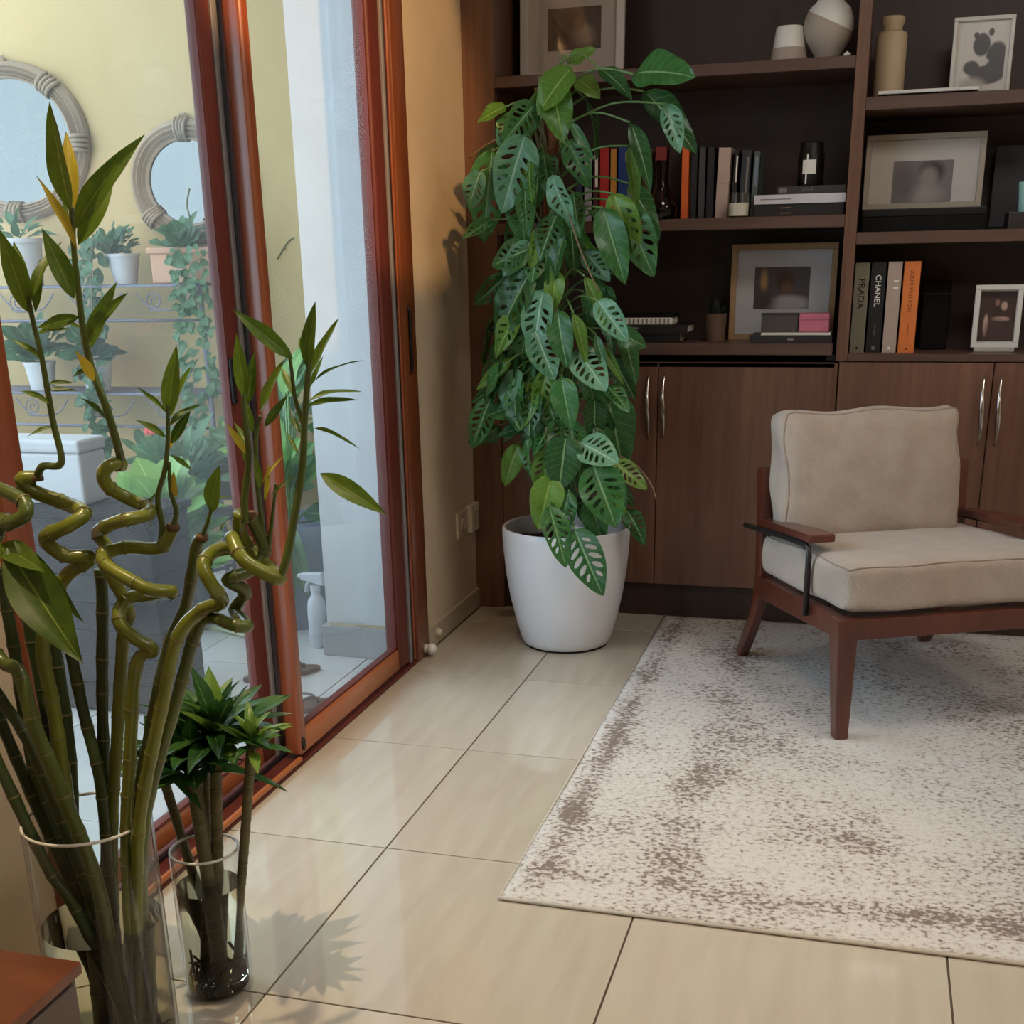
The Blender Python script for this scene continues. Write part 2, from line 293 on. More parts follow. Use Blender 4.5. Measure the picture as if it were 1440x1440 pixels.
def leaf_mesh(name, W=.5, holes=(), droop=.25, fold=.12, wav=.02, n=14, m_=8, peak=.75, sharp=.8, stem=0):
    """unit leaf: base at origin, tip towards +Y, upper side +Z; holes are ellipses in (t, u) cut through the blade"""
    P = {}; F = []
    for i in range(n+1):
        for j in range(m_+1): P[(i, j)] = [i/n, 2*j/m_-1]
    def lt(t, u, h): return t-h[0]-.16*(abs(u)-abs(h[1]))
    def inside(t, u): return next((h for h in holes if (lt(t, u, h)/h[2])**2+((u-h[1])/h[3])**2 < 1), None)
    kept = []; rem = []
    for i in range(n):
        for j in range(m_):
            q = ((i, j), (i+1, j), (i+1, j+1), (i, j+1)); t = (i+.5)/n; u = 2*(j+.5)/m_-1; h = inside(t, u)
            (rem if h else kept).append((q, h))
    kv = {k for q, _ in kept for k in q}
    for q, h in rem:
        for k in q:
            if k in kv:
                t, u = P[k]; a = lt(t, u, h)/h[2]; b_ = (u-h[1])/h[3]; d = math.hypot(a, b_) or 1; u2 = h[1]+b_/d*h[3]; P[k] = [h[0]+a/d*h[2]+.16*(abs(u2)-abs(h[1])), u2]
    idx = {}; V = []; UV = []
    for k in kv:
        t, u = P[k]; w = .5*W*max(0, math.sin(PI*t**peak))**sharp; x = u*w
        z = -droop*t*t + fold*abs(x) - .5*fold*x*x/W + wav*math.sin(t*11+u*2.2)*abs(u)
        idx[k] = len(V); V.append((x, t-.06*abs(u)*(1-t)*0, z)); UV.append((u*.5+.5, t))
    for q, _ in kept: F.append(tuple(idx[k] for k in q)[::-1])
    me = bpy.data.meshes.new(name); me.from_pydata(V, [], F); uv = me.uv_layers.new(name='UVMap')
    for l in me.loops: uv.data[l.index].uv = UV[l.vertex_index]
    for p in me.polygons: p.use_smooth = True
    return me
def leaf_obj(name, me, mt, parent, base, tip, face, width=1.0):
    """place a unit leaf from base to tip (world), upper side towards 'face'"""
    base = Vector(base); y = Vector(tip)-base; L = y.length; y.normalize(); z = Vector(face); z = (z-y*z.dot(y)).normalized(); x = y.cross(z)
    o = bpy.data.objects.new(name, me); C.objects.link(o); o.parent = parent; b0 = base-OFF.get(parent.name, Vector())
    o.matrix_local = Matrix(((x.x*L*width, y.x*L, z.x*L, b0.x), (x.y*L*width, y.y*L, z.y*L, b0.y), (x.z*L*width, y.z*L, z.z*L, b0.z), (0, 0, 0, 1)))
    o.material_slots[0].link = 'OBJECT'; o.material_slots[0].material = MATS[mt]; return o
def dummy_slot(me):
    me.materials.append(MATS['petiole']); return me
# ------------------------------------------------------------------ the room shell
def tiles(root, xs, ys, z, mt, th=.012, g=.0021):
    """square tiles laid on the slab, a recessed joint between them; equal tiles share one mesh"""
    cache = {}
    for i in range(len(xs)-1):
        for j in range(len(ys)-1):
            w = xs[i+1]-xs[i]; d = ys[j+1]-ys[j]; k = (round(w, 3), round(d, 3))
            if k not in cache:
                q = MB().box(g, w-g, g, d-g, -th, 0).build('tile', mt, None, bevel=.0006, seg=1); cache[k] = q.data; bpy.data.objects.remove(q)
            o = bpy.data.objects.new('tile', cache[k]); C.objects.link(o); o.parent = root; o.location = (xs[i], ys[j], z)
XW = -.41
fl_ = struct(MB().box(XW, 3.8, -5.4, 1.2, -.15, -.004).build('floor', 'grout'))
tiles(fl_, [-.396, 0, .6, 1.2, 1.8, 2.4, 3.0, 3.6], [-4.8, -4.2, -3.6, -3.0, -2.4, -1.8, -1.2, -.6, 0, .6, 1.14], 0, 'floor_tile')
bf = struct(MB().box(-3.2, -.503, -4.2, 1.6, -.2, -.024).build('floor_balcony', 'grout'))
tiles(bf, [-3.0, -2.4, -1.8, -1.2, -.6, -.504], [-3.0, -2.4, -1.8, -1.2, -.6, 0, .6, 1.2, 1.4], -.02, 'balcony_tile')
struct(MB().box(XW, 3.8, -5.4, 1.2, CEIL, CEIL+.1).build('ceiling', 'ceiling_paint'))
w = MB().box(-.60, XW, -5.4, -1.81, -.02, CEIL).box(-.60, XW, .16, 1.2, -.02, CEIL).box(-.60, XW, -1.81, .16, 2.38, CEIL)
struct(w.build('wall_left', 'wall_cream'))
struct(MB().box(XW, 3.8, 1.2, 1.3, -.02, CEIL).build('wall_back', 'wall_cream'))
struct(MB().box(3.8, 3.9, -5.4, 1.2, -.02, CEIL).build('wall_right', 'wall_cream'))
struct(MB().box(XW, 3.8, -5.5, -5.4, -.02, CEIL).build('wall_rear', 'wall_cream'))
struct(MB().box(XW-.002, -.398, .197, .82, 0, .074).build('baseboard_left', 'plinth_tile', None, bevel=.002, seg=1))
# balcony: pier beside the glass, end wall, parapet
pier = struct(MB().box(-.748, -.602, .165, 1.4, -.02, 2.9).box(-.604, -.44, .155, .2, -.02, 2.9).build('wall_pier', 'pier_white'))
struct(MB().box(-.762, -.602, .150, 1.4, -.02, .088).box(-.604, -.46, .140, .19, -.02, .088).build('baseboard_pier', 'pier_base', None, bevel=.002, seg=1))
MB().box(-.735, -.50, .1515, .156, .085, .098).build('stain', 'stain', pier)
struct(MB().box(-3.3, -.60, 1.4, 1.55, -.02, 2.9).build('wall_balcony', 'wall_yellow'))
struct(MB().box(-3.3, -3.15, -4.2, 1.4, -.02, .55).build('wall_parapet', 'pier_white'))
struct(MB().box(-2.0, -.60, -4.2, 1.55, 2.9, 3.0).build('shade_roof_balcony', 'pier_white'))  # unseen roof added to keep overhead sky off the pier and end wall
# door frame: sill with two tracks, jambs, head, weather strips
fr = struct(bpy.data.objects.new('trim_1', None)); C.objects.link(fr); OFF['trim_1'] = Vector()
MB().box(-.502, -.394, -1.81, .19, -.022, .010).build('sill', 'stile_dark', fr, bevel=.003, seg=1)
MB().box(-.406, -.393, -1.81, -.80, .010, .024).build('track_lip', 'door_rail_wood', fr, bevel=.003, seg=1)
MB().box(-.462, -.452, -1.81, .09, .010, .020).build('track_rail', 'gasket_black', fr)
MB().box(-.475, -.388, .085, .192, .0, 2.38).build('jamb', 'jamb_wood', fr, bevel=.006, seg=2, smooth=True)
MB().box(-.502, -.388, -1.815, -1.745, .0, 2.38).build('jamb', 'door_wood', fr, bevel=.006, seg=2, smooth=True)
MB().box(-.502, -.388, -1.75, .09, 2.30, 2.38).build('head', 'jamb_wood', fr, bevel=.004, seg=1)
for y0, y1, x, mt in ((.026, .036, -.404, 'stile_dark'), (.038, .054, -.398, 'gasket_grey'), (.055, .072, -.400, 'gasket_black'), (.074, .083, -.397, 'door_wood')):
    MB().box(x-.03, x, y0, y1, .012, 2.30).build('weather_strip', mt, fr, bevel=.002, seg=1)
MB().tube([(-.388, .125, .93), (-.383, .125, .95), (-.383, .125, 1.11), (-.388, .125, 1.13)], .006, 8).build('flush_pull', 'black_plastic', fr, smooth=True)
def door(name, x0, x1, ya, yb, ls, rs, gl, rail=.09, sm=('door_wood', 'door_wood')):
    d = struct(bpy.data.objects.new(name, None)); C.objects.link(d); OFF[name] = Vector()
    for y0, y1 in ((ya, ya+ls), (yb-rs, yb)):
        MB().box(x0, x1, y0, y1, .022, 2.31).build('stile', sm[0 if y0 == ya else 1], d, bevel=.010, seg=3, smooth=True)
    MB().box(x0+.004, x1-.004, ya+ls-.004, yb-rs+.004, .022, rail).build('bottom_rail', 'door_rail_wood', d, bevel=.006, seg=2, smooth=True)
    MB().box(x0+.004, x1-.004, ya+ls-.004, yb-rs+.004, 2.22, 2.31).build('top_rail', 'door_rail_wood', d, bevel=.006, seg=2, smooth=True)
    xm = (x0+x1)/2
    b_ = MB()
    b_.box(xm-.008, xm+.014, ya+ls-.001, yb-rs+.001, rail-.002, rail+.007); b_.box(xm-.008, xm+.014, ya+ls-.001, ya+ls+.005, rail, 2.22); b_.box(xm-.008, xm+.014, yb-rs-.006, yb-rs+.001, rail, 2.22)
    b_.build('glazing_bead', 'stile_dark', d)
    MB().box(xm-.003, xm+.003, ya+ls-.01, yb-rs+.01, rail-.01, 2.23).build('pane', gl, d)
    return d
d1 = door('door_1', -.444, -.396, -.800, .022, .040, .085, 'door_glass', .09, ('door_wood', 'stile_dark'))
MB().lathe([(.0, 0), (.009, .0), (.009, .004), (.0, .004)], (0, 0, 0), 16).build('roller_cover', 'black_plastic', d1).matrix_local = Matrix.Translation((-.3965, -.786, .055)) @ Matrix.Rotation(PI/2, 4, 'Y') @ Matrix.Diagonal((2.0, 1, 1, 1))
d2 = door('door_2', -.494, -.466, -1.75, -.735, .06, .135, 'door_glass_hazy', .078, ('door_wood', 'stile_dark'))
MB().box(-.468, -.460, -.812, -.792, .022, 2.3).build('weather_strip', 'gasket_grey', d2, bevel=.002, seg=1)
MB().box(-.468, -.460, -.790, -.776, .022, 2.3).build('weather_strip', 'gasket_black', d2, bevel=.002, seg=1)
MB().box(-.468, -.456, -.872, -.856, .945, 1.05).build('flush_handle', 'black_plastic', d2, bevel=.004, seg=2)

# ------------------------------------------------------------------ walnut wall unit
YF = .80; YB = 1.17
def handle(parent, x, z0, z1, bow=.030):
    n = 14; P = []; R = []
    for i in range(n+1):
        t = i/n; P.append((x+.003*math.sin(t*PI*2), YF-.004-bow*math.sin(PI*t), z0+(z1-z0)*t)); R.append(.0025+.0065*math.sin(PI*t)**1.5)
    h = MB().tube(P, R, 10).build('handle', 'chrome', parent, smooth=True); h['label'] = 'slim bowed chrome pull handle'; return h
def unit(name, label, xa, xb, panels, shelves, doors, top, deck, hx):
    t = thing(name, label, 'bookcase', (xa, YF, 0))
    for nm, x0, x1, y0, y1, z0, z1 in panels: MB().box(x0, x1, y0, y1, z0, z1).build(nm, 'walnut_v', t, bevel=.0012, seg=1)
    for z0, z1, x0, x1 in shelves: MB().box(x0, x1, YF, YB, z0, z1).build('shelf', 'walnut_h', t, bevel=.0015, seg=1)
    MB().box(xa, xb, YB, YB+.018, .02, 2.55).build('back_panel', 'walnut_shaded', t)
    MB().box(xa+.002, xb-.002, YF+.018, YF+.038, 0, .122).build('kick_board', 'walnut_shaded', t)
    MB().box(xa+.002, xb-.002, YF+.022, YB, .122, .140).build('cabinet_floor', 'walnut_shaded', t)
    for (x0, x1), h in zip(doors, hx):
        d = MB().box(x0+.0015, x1-.0015, YF-.0, YF+.019, .124, top).build('door', 'walnut_v', t, bevel=.0015, seg=1)
        if h: handle(d, h, .652, .874)
    return t
XL, XD0, XD1, XR = -.409, .864, .902, 1.84
u1 = unit('wall_unit', 'dark walnut shelving unit behind the tall potted climber, with a pull-out shelf above its doors', XL, XD1,
     [('filler_panel', XL, -.300, YF-.004, YF+.022, .0, 2.55), ('side_panel', XL, XL+.02, YF+.022, YB, .0, 2.55), ('inner_panel', -.318, -.300, YF+.022, YB, .914, 2.55),
      ('divider', XD0, XD1, YF-.002, YB, .918, 2.55), ('divider', XD0+.01, XD1-.01, YF+.02, YB, 0, .917)],
     [(1.795, 1.830, -.300, XD0), (1.336, 1.373, -.300, XD0), (2.51, 2.55, -.300, XD0), (.895, .912, -.300, XD0)],
     [(-.299, .272), (.272, .8745)], .911, .976, [.242, .296])
tr = MB().box(-.29, XD0-.012, YF+.004, YB-.01, .936, .974).build('pull_out_shelf', 'walnut_h', u1, bevel=.0015, seg=1)
MB().box(XD0-.030, XD0-.004, YF+.03, YB-.02, .918, .936).build('slide_rail', 'black_metal', tr)
u2 = unit('wall_unit', 'dark walnut shelving unit behind the armchair, with a row of tall fashion books', XD1, XR,
     [('side_panel', XR-.038, XR, YF-.002, YB, 0, 2.55)],
     [(1.673, 1.711, XD1, XR-.038), (1.281, 1.318, XD1, XR-.038), (2.51, 2.55, XD1, XR-.038), (.917, .941, XD1, XR-.038)],
     [(.8765, 1.362), (1.362, XR-.002)], .914, .94, [1.336, 1.388])

# ------------------------------------------------------------------ things on the shelves
Z = dict(lt=1.830, lm=1.373, lb=.974, rt=1.711, rm=1.318, rb=.941)
def frame(name, label, x0, x1, z0, h, y, border, fmat, mmat, pr, pmat, lean=.06, depth=.02, mount=True, glassy=True):
    """framed photo leaning back: frame bars, mount, print and glass; pr = print rectangle in local metres (x0, x1, z0, z1)"""
    t = thing(name, label, 'picture frame', ((x0+x1)/2, y, z0)); w = x1-x0; hw = w/2
    R = Matrix.Rotation(-lean, 4, 'X')
    def put(o): o.matrix_local = R; return o
    def lb(*a): m_ = MB().box(*a); return m_
    for a in ((-hw, hw, 0, depth, 0, border), (-hw, hw, 0, depth, h-border, h), (-hw, -hw+border, 0, depth, border, h-border), (hw-border, hw, 0, depth, border, h-border)):
        put(lb(*a).build('frame_bar', fmat, t, bevel=.0015, seg=1, world=False))
    put(lb(-hw+.003, hw-.003, depth*.6, depth, .003, h-.003).build('backing', mmat, t, world=False))
    y_ = depth*.6-.0014
    OFF_b = OFF[t.name]; OFF[t.name] = Vector(); put(quad_uv('print', [(pr[0], y_, pr[2]), (pr[1], y_, pr[2]), (pr[1], y_, pr[3]), (pr[0], y_, pr[3])], pmat, t)); OFF[t.name] = OFF_b
    if glassy: put(lb(-hw+border-.001, hw-border+.001, depth*.30, depth*.30+.0015, border-.001, h-border+.001).build('glass_pane', 'frame_glass', t, world=False))
    return t
blobs('print_sepia', (78, 66, 60), [(.35, -.3, .42, .5, (128, 112, 102), .35), (-.1, .45, .35, .45, (46, 36, 32), .4), (.15, .2, .18, .3, (96, 76, 68), .4), (-.55, -.55, .5, .4, (56, 46, 42), .5)])
blobs('print_colour', (70, 66, 78), [(-.65, .35, .12, .5, (178, 140, 96), .5), (.1, .35, .34, .5, (60, 40, 34), .3), (.2, -.05, .2, .35, (104, 72, 58), .4), (.25, -.75, .75, .38, (170, 166, 164), .3), (-.65, -.6, .4, .5, (58, 52, 56), .5)])
blobs('print_sketch', (196, 188, 180), [(-.10, .42, .40, .36, (44, 40, 42), .12), (-.38, .72, .12, .10, (44, 40, 42), .2), (.30, .80, .13, .12, (44, 40, 42), .2), (.64, -.06, .52, .56, (50, 46, 48), .10), (.24, -.52, .82, .30, (54, 50, 52), .12), (-.50, -.28, .38, .22, (54, 50, 52), .15), (.02, -.10, .24, .11, (186, 180, 174), .3), (-.45, -.85, .6, .25, (164, 154, 146), .4)])
blobs('print_mono', (116, 108, 106), [(.3, .5, .42, .48, (52, 46, 46), .3), (.2, .2, .3, .5, (140, 128, 124), .35), (.1, -.55, .55, .4, (152, 142, 138), .5), (-.6, 0, .4, .8, (98, 90, 90), .5)])
blobs('print_couple', (66, 48, 46), [(-.1, .25, .35, .3, (54, 38, 40), .4), (-.05, .55, .13, .14, (140, 106, 94), .3), (.35, .42, .17, .17, (196, 160, 146), .3), (-.6, -.35, .13, .4, (206, 168, 152), .3), (.2, -.1, .45, .09, (210, 172, 156), .35), (0, -.6, .6, .5, (74, 54, 56), .4), (0, .95, 1.2, .2, (26, 22, 24), .4)])
frame('picture_frame', 'large pale framed sepia photograph on the top shelf above the climber', -.262, .100, Z['lt'], .42, .985, .028, 'frame_white', 'mat_board', (-.085, .100, .095, .225), 'print_sepia')
frame('picture_frame', 'gold-edged framed colour portrait with wide white mount on the pull-out shelf', .487, .845, Z['lb'], .318, .985, .020, 'frame_oak', 'mat_board_cool', (-.098, .090, .104, .242), 'print_colour')
frame('picture_frame', 'upright white framed silhouette picture beside the cream bottle vase', 1.150, 1.330, Z['rt'], .232, .975, .012, 'frame_white', 'frame_white', (-.060, .068, .022, .206), 'print_sketch', glassy=False)
frame('picture_frame', 'wide taupe framed monochrome portrait standing on a black box', .912, 1.280, 1.388, .226, .945, .018, 'frame_taupe', 'mat_board', (-.095, .090, .012, .146), 'print_mono')
fE = frame('picture_frame', 'small silver-white framed photo of two people on a clear stand', 1.290, 1.436, Z['rb']+.014, .196, .895, .016, 'frame_white', 'frame_white', (-.055, .055, .020, .176), 'print_couple')
MB().box(-.062, .062, -.004, .04, -.0135, 0).build('stand', 'acrylic', fE, bevel=.002, world=False)
def lathe_thing(name, label, cat, loc, prof, mt, part='body', n=36):
    t = thing(name, label, cat, loc); MB().lathe(prof, loc, n).build(part, mt, t, smooth='auto'); return t
# two-tone tumbler and vase on the top shelf: each glaze is a band of its own
t = thing('ceramic_tumbler', 'small tapered two-tone ceramic tumbler beside the round vase', 'vase', (.652, .90, Z['lt']))
MB().lathe([(.0, 0), (.060, 0), (.060, .004), (.051, .042)], t.location).build('lower_glaze', 'ceramic_taupe', t, smooth='auto')
MB().lathe([(.051, .042), (.043, .098), (.040, .104), (.034, .104), (.034, .01), (0, .01)], t.location).build('upper_glaze', 'ceramic_white', t, smooth='auto')
t = thing('round_vase', 'round two-tone ceramic vase with narrow foot on the top shelf', 'vase', (.772, .905, Z['lt']))
prof = [(0, 0), (.034, 0), (.036, .008), (.050, .030), (.072, .062), (.079, .092), (.077, .118), (.064, .148), (.042, .168), (.034, .182), (.036, .21), (.03, .21), (.028, .18)]
vb = MB().lathe(prof, t.location, 48).build('lower_glaze', 'ceramic_taupe', t, smooth='auto'); me2 = vb.data.copy()
def cut(me, keep_up):
    bm = bmesh.new(); bm.from_mesh(me); bmesh.ops.bisect_plane(bm, geom=bm.verts[:]+bm.edges[:]+bm.faces[:], plane_co=(0, 0, .115), plane_no=(.42, -.1, .9) if not keep_up else (-.42, .1, -.9), clear_outer=True); bm.to_mesh(me); bm.free()
cut(vb.data, False); cut(me2, True); me2.materials.clear(); up_ = mobj('upper_glaze', me2, 'ceramic_white', t)
t = thing('pebble', 'tiny white trinket at the edge of the top shelf by the divider', 'ornament', (.834, .826, Z['lt'])); MB().lathe([(0, 0), (.010, .001), (.012, .006), (.007, .011), (0, .012)], t.location, 10).build('stone', 'ceramic_white', t, smooth=True); MB().tube([(.824, .826, 1.834), (.834, .824, 1.842), (.846, .826, 1.836)], .003, 6).build('rim', 'ceramic_white', t, smooth=True)
t = thing('bottle_vase', 'tall cream ceramic bottle vase on the right top shelf', 'vase', (.965, .95, Z['rt']))
MB().lathe([(0, 0), (.044, 0), (.047, .006), (.047, .185), (.044, .193), (.030, .200), (.030, .210), (.036, .222), (.036, .236), (.030, .240), (.026, .24), (.024, .2)], t.location).build('body', 'ceramic_cream', t, smooth='auto')
t = thing('booklet', 'thin white booklet lying flat at the front of the right top shelf', 'booklet', (1.085, .86, Z['rt'])); MB().box(.936, 1.232, .815, .93, Z['rt']+.006, Z['rt']+.016).build('cover', 'frame_white', t, bevel=.002); MB().box(.95, 1.22, .825, .93, Z['rt'], Z['rt']+.006).build('pages', 'ink_black', t)
t = thing('storage_box', 'low black box under the wide framed portrait', 'box', (1.105, .95, Z['rm'])); MB().box(.916, 1.292, .88, 1.08, Z['rm'], Z['rm']+.052).build('body', 'ink_black', t, bevel=.003); MB().box(.913, 1.295, .877, 1.083, Z['rm']+.046, 1.388).build('lid', 'black_plastic', t, bevel=.003)
t = thing('dark_screen', 'dark blank panel leaning at the right end of the middle shelf', 'panel', (1.42, 1.08, Z['rm'])); MB().box(1.318, 1.60, 1.08, 1.10, Z['rm'], Z['rm']+.26).build('panel', bookmat((42, 44, 50)), t, bevel=.003); MB().box(1.31, 1.61, 1.075, 1.105, Z['rm'], Z['rm']+.012).build('foot', 'ink_black', t, bevel=.002)
t = thing('mint_cup', 'mint green cup at the right end of the middle shelf', 'cup', (1.425, .90, Z['rm']+.05)); MB().lathe([(0, 0), (.034, 0), (.042, .088), (.039, .088), (.031, .006), (0, .006)], t.location).build('body', bookmat((150, 190, 180)), t, smooth='auto')
t2 = thing('book_block', 'dark flat book under the mint cup', 'book', (1.44, .92, Z['rm'])); MB().box(1.36, 1.58, .85, 1.0, Z['rm'], Z['rm']+.05).build('cover', bookmat((36, 28, 28)), t2, bevel=.002); MB().box(1.362, 1.585, .853, .997, Z['rm']+.004, Z['rm']+.046).build('pages', 'paper', t2)

def book(label, x0, x1, z0, h, rgb, y=.87, d=.16, lean=0.0, txt=None, tsize=.02, tmat='ink_white', tz=.62, sub=None, marks=(), grp=None, rot=True):
    t = thing('book', label, 'book', ((x0+x1)/2, y, z0), 0, grp); w = x1-x0; hw = w/2; R = Matrix.Rotation(lean, 4, 'Y')
    def put(o): o.matrix_local = R; return o
    c = MB().box(-hw, -hw+.0025, 0, d, 0, h).box(hw-.0025, hw, 0, d, 0, h).box(-hw, hw, 0, .003, 0, h)
    put(c.build('cover', bookmat(rgb), t, world=False)); put(MB().box(-hw+.0026, hw-.0026, .0032, d-.004, .003, h-.004).build('pages', 'paper', t, world=False))
    def lab(s_, size, mt, z):
        o = mobj('lettering', text_mesh(s_, size), mt, t); o.matrix_local = R @ Matrix.Translation((0, -.0006, z)) @ Matrix.Rotation(PI/2, 4, 'X') @ Matrix.Rotation(-PI/2, 4, 'Z')
    if txt: lab(txt, tsize, tmat, h*tz)
    if sub: lab(sub[0], sub[1], sub[2], h*sub[3])
    for (mx, mz, mw, mh, mm) in marks: put(MB().box(mx-mw/2, mx+mw/2, -.0008, .0002, mz-mh/2, mz+mh/2).build('spine_mark', mm, t, world=False))
    return t
def flatbook(label, x0, x1, y0, y1, z0, h, rgb, grp=None, txt=None, tsize=.012, tx=.5, tmat='ink_dull', marks=(), name='book'):
    t = thing(name, label, 'book', ((x0+x1)/2, (y0+y1)/2, z0), 0, grp); c = .0025
    MB().box(x0, x1, y0, y1, z0, z0+c).box(x0, x1, y0, y1, z0+h-c, z0+h).box(x0, x1, y0, y0+c, z0+c, z0+h-c).build('cover', bookmat(rgb), t)
    MB().box(x0+.004, x1-.004, y0+c+.0005, y1-.004, z0+c+.0003, z0+h-c-.0003).build('pages', 'paper', t)
    if txt:
        o = mobj('lettering', text_mesh(txt, tsize), tmat, t); o.matrix_local = Matrix.Translation((x0+(x1-x0)*tx-t.location.x, y0-.0006-t.location.y, h/2)) @ Matrix.Rotation(PI/2, 4, 'X')
    for (mx, mz, mw, mh, mm) in marks: MB().box(x0+mx-mw/2, x0+mx+mw/2, y0-.0008, y0+.0002, z0+mz-mh/2, z0+mz+mh/2).build('spine_mark', mm, t)
    return t
G1 = 'books standing on the middle shelf behind the climber'; lm = Z['lm']
book('navy book half hidden by the climber at the left end of the row', -.040, -.011, lm, .228, (34, 36, 62), grp=G1)
book('pale grey book with white spine lettering beside the maroon book', -.009, .021, lm, .226, (150, 148, 160), grp=G1, marks=[(0, .16, .008, .10, 'ink_white')])
book('dark maroon book with white spine lettering beside the red book', .0225, .0435, lm, .226, (70, 24, 34), grp=G1, marks=[(.002, .16, .009, .10, 'ink_white'), (0, .205, .013, .008, 'ink_white')])
book('bright red book in the row behind the climber', .045, .080, lm, .230, (176, 34, 36), grp=G1, marks=[(0, .05, .02, .002, 'ink_orange')])
book('ochre yellow book between the red and blue books', .0815, .106, lm, .226, (196, 132, 50), grp=G1)
book('royal blue book in the row behind the climber', .108, .155, lm, .230, (26, 54, 120), grp=G1, marks=[(.005, .2, .008, .03, 'ink_dull')])
book('pale green book next to the royal blue book', .157, .178, lm, .228, (140, 150, 92), grp=G1)
book('beige book behind the amber decanter', .181, .212, lm, .226, (140, 118, 96), y=.91, grp=G1)
book('rust red book behind the amber decanter', .225, .268, lm, .230, (142, 52, 50), y=.92, grp=G1)
book('dark brown book behind the amber decanter', .271, .318, lm, .228, (44, 26, 24), y=.92, grp=G1)
book('vivid orange book between the decanter and the black books', .324, .352, lm, .226, (220, 100, 34), y=.86, grp=G1)
book('black book just right of the vivid orange book', .354, .378, lm, .222, (26, 24, 26), grp=G1, marks=[(0, .12, .006, .12, 'gasket_black')])
book('charcoal grey book between two black books', .380, .405, lm, .221, (66, 62, 62), grp=G1)
book('black book left of the blush pink book', .407, .434, lm, .220, (24, 20, 22), grp=G1, marks=[(0, .11, .007, .13, 'gasket_black')])
book('thick blush pink book with pale spine', .437, .482, lm, .216, (188, 164, 152), grp=G1, lean=.03, marks=[(0, .108, .020, .002, 'ink_dull')])
book('slim black book with white lettering right of the blush pink book', .489, .507, lm, .206, (22, 22, 24), grp=G1, lean=.03, marks=[(.003, .15, .005, .08, 'ink_white')])
book('dark slate book with silver lettering', .514, .548, lm, .206, (44, 48, 52), grp=G1, lean=.03, marks=[(.005, .13, .007, .11, 'ink_dull')])
book('grey-green book at the right end of the upright row', .553, .577, lm, .200, (74, 84, 78), grp=G1, lean=.03, marks=[(0, .14, .012, .09, 'pot_grey')])
t = thing('decanter', 'dark amber glass decanter standing before the books', 'decanter', (.258, .842, lm))
MB().lathe([(0, 0), (.050, 0), (.058, .012), (.059, .035), (.045, .072), (.026, .100), (.022, .125), (.027, .172), (.030, .182), (.026, .182), (.019, .125), (.04, .07), (.05, .03), (.045, .008), (0, .008)], t.location).build('glass_body', 'dark_bottle_glass', t, smooth='auto'); MB().lathe([(0, .009), (.044, .009), (.0495, .03), (.043, .06), (0, .06)], t.location).build('liquid', bookmat((40, 14, 10)), t, smooth='auto')
t = thing('candle_glass', 'small glass candle with white wax in front of the books', 'candle', (.521, .832, lm)); MB().lathe([(0, 0), (.036, 0), (.037, .076), (.034, .076), (.033, .004), (0, .004)], t.location).build('glass_cup', 'vase_glass', t, smooth='auto'); MB().lathe([(0, .005), (.0325, .005), (.0325, .044), (0, .043)], t.location).build('wax', 'candle_wax', t, smooth='auto')
flatbook('black book at the bottom of the flat stack with two gilt lines', .572, .856, .848, 1.03, lm, .038, (26, 20, 20), 'flat stack on the middle shelf', marks=[(.10, .026, .034, .0025, 'frame_oak'), (.10, .010, .034, .0025, 'frame_oak')])
flatbook('white book in the middle of the flat stack', .570, .860, .842, 1.03, lm+.0385, .028, (206, 200, 204), 'flat stack on the middle shelf', marks=[(.07, .014, .10, .003, 'ink_dull')])
flatbook('charcoal book lettered GOLF on top of the flat stack', .640, .858, .856, 1.02, lm+.067, .024, (52, 46, 44), 'flat stack on the middle shelf', 'GOLF', .016, .44, 'ink_dull', [(.02, .012, .025, .012, 'ink_dull')])
t = thing('black_candle_jar', 'black glass jar with white label on the flat stack of books', 'jar', (.742, .91, lm+.0915))
MB().lathe([(0, 0), (.040, 0), (.042, .004), (.042, .094), (.038, .100), (.036, .130), (.030, .134), (0, .134)], t.location).build('jar', 'black_plastic', t, smooth='auto')
lbm = MB(); n_ = 10
rings = [[(t.location.x+.0425*math.sin(a), t.location.y-.0425*math.cos(a), t.location.z+z) for a in [(-.62+1.05*i/n_) for i in range(n_+1)]] for z in (.036, .078)]
lbm.loft(rings, cap=False, closed=False).build('paper_label', 'ink_white', t); lbm = MB()
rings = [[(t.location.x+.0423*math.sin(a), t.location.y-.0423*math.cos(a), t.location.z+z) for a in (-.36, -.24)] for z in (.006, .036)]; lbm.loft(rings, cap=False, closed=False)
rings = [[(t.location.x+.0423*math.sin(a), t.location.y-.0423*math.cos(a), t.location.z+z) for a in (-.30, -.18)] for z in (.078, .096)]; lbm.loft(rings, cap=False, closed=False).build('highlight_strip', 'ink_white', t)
# pull-out shelf
lb_ = Z['lb']
flatbook('black flat book at the bottom of the stack by the climber', .095, .335, .855, 1.05, lb_, .030, (20, 16, 16), 'flat stack on the pull-out shelf')
flatbook('black magazine with pale page edges, second in the stack by the climber', .085, .362, .850, 1.04, lb_+.0305, .028, (24, 20, 20), 'flat stack on the pull-out shelf', marks=[(.03, .018, .03, .007, 'ink_dull'), (.09, .018, .032, .007, 'ink_dull')])
t = thing('striped_case', 'black and white ridged case on top of the stack by the climber', 'case', (.20, .93, lb_+.059)); MB().box(.090, .306, .868, .99, lb_+.059, lb_+.082).build('base', 'ink_white', t, bevel=.003)
for i in range(14): MB().box(.094+i*.0152, .098+i*.0152, .8655, .868, lb_+.063, lb_+.080).build('ridge', 'ink_dull', t)
MB().box(.097, .312, .870, .99, lb_+.0825, lb_+.094).build('lid', 'ink_black', t, bevel=.003)
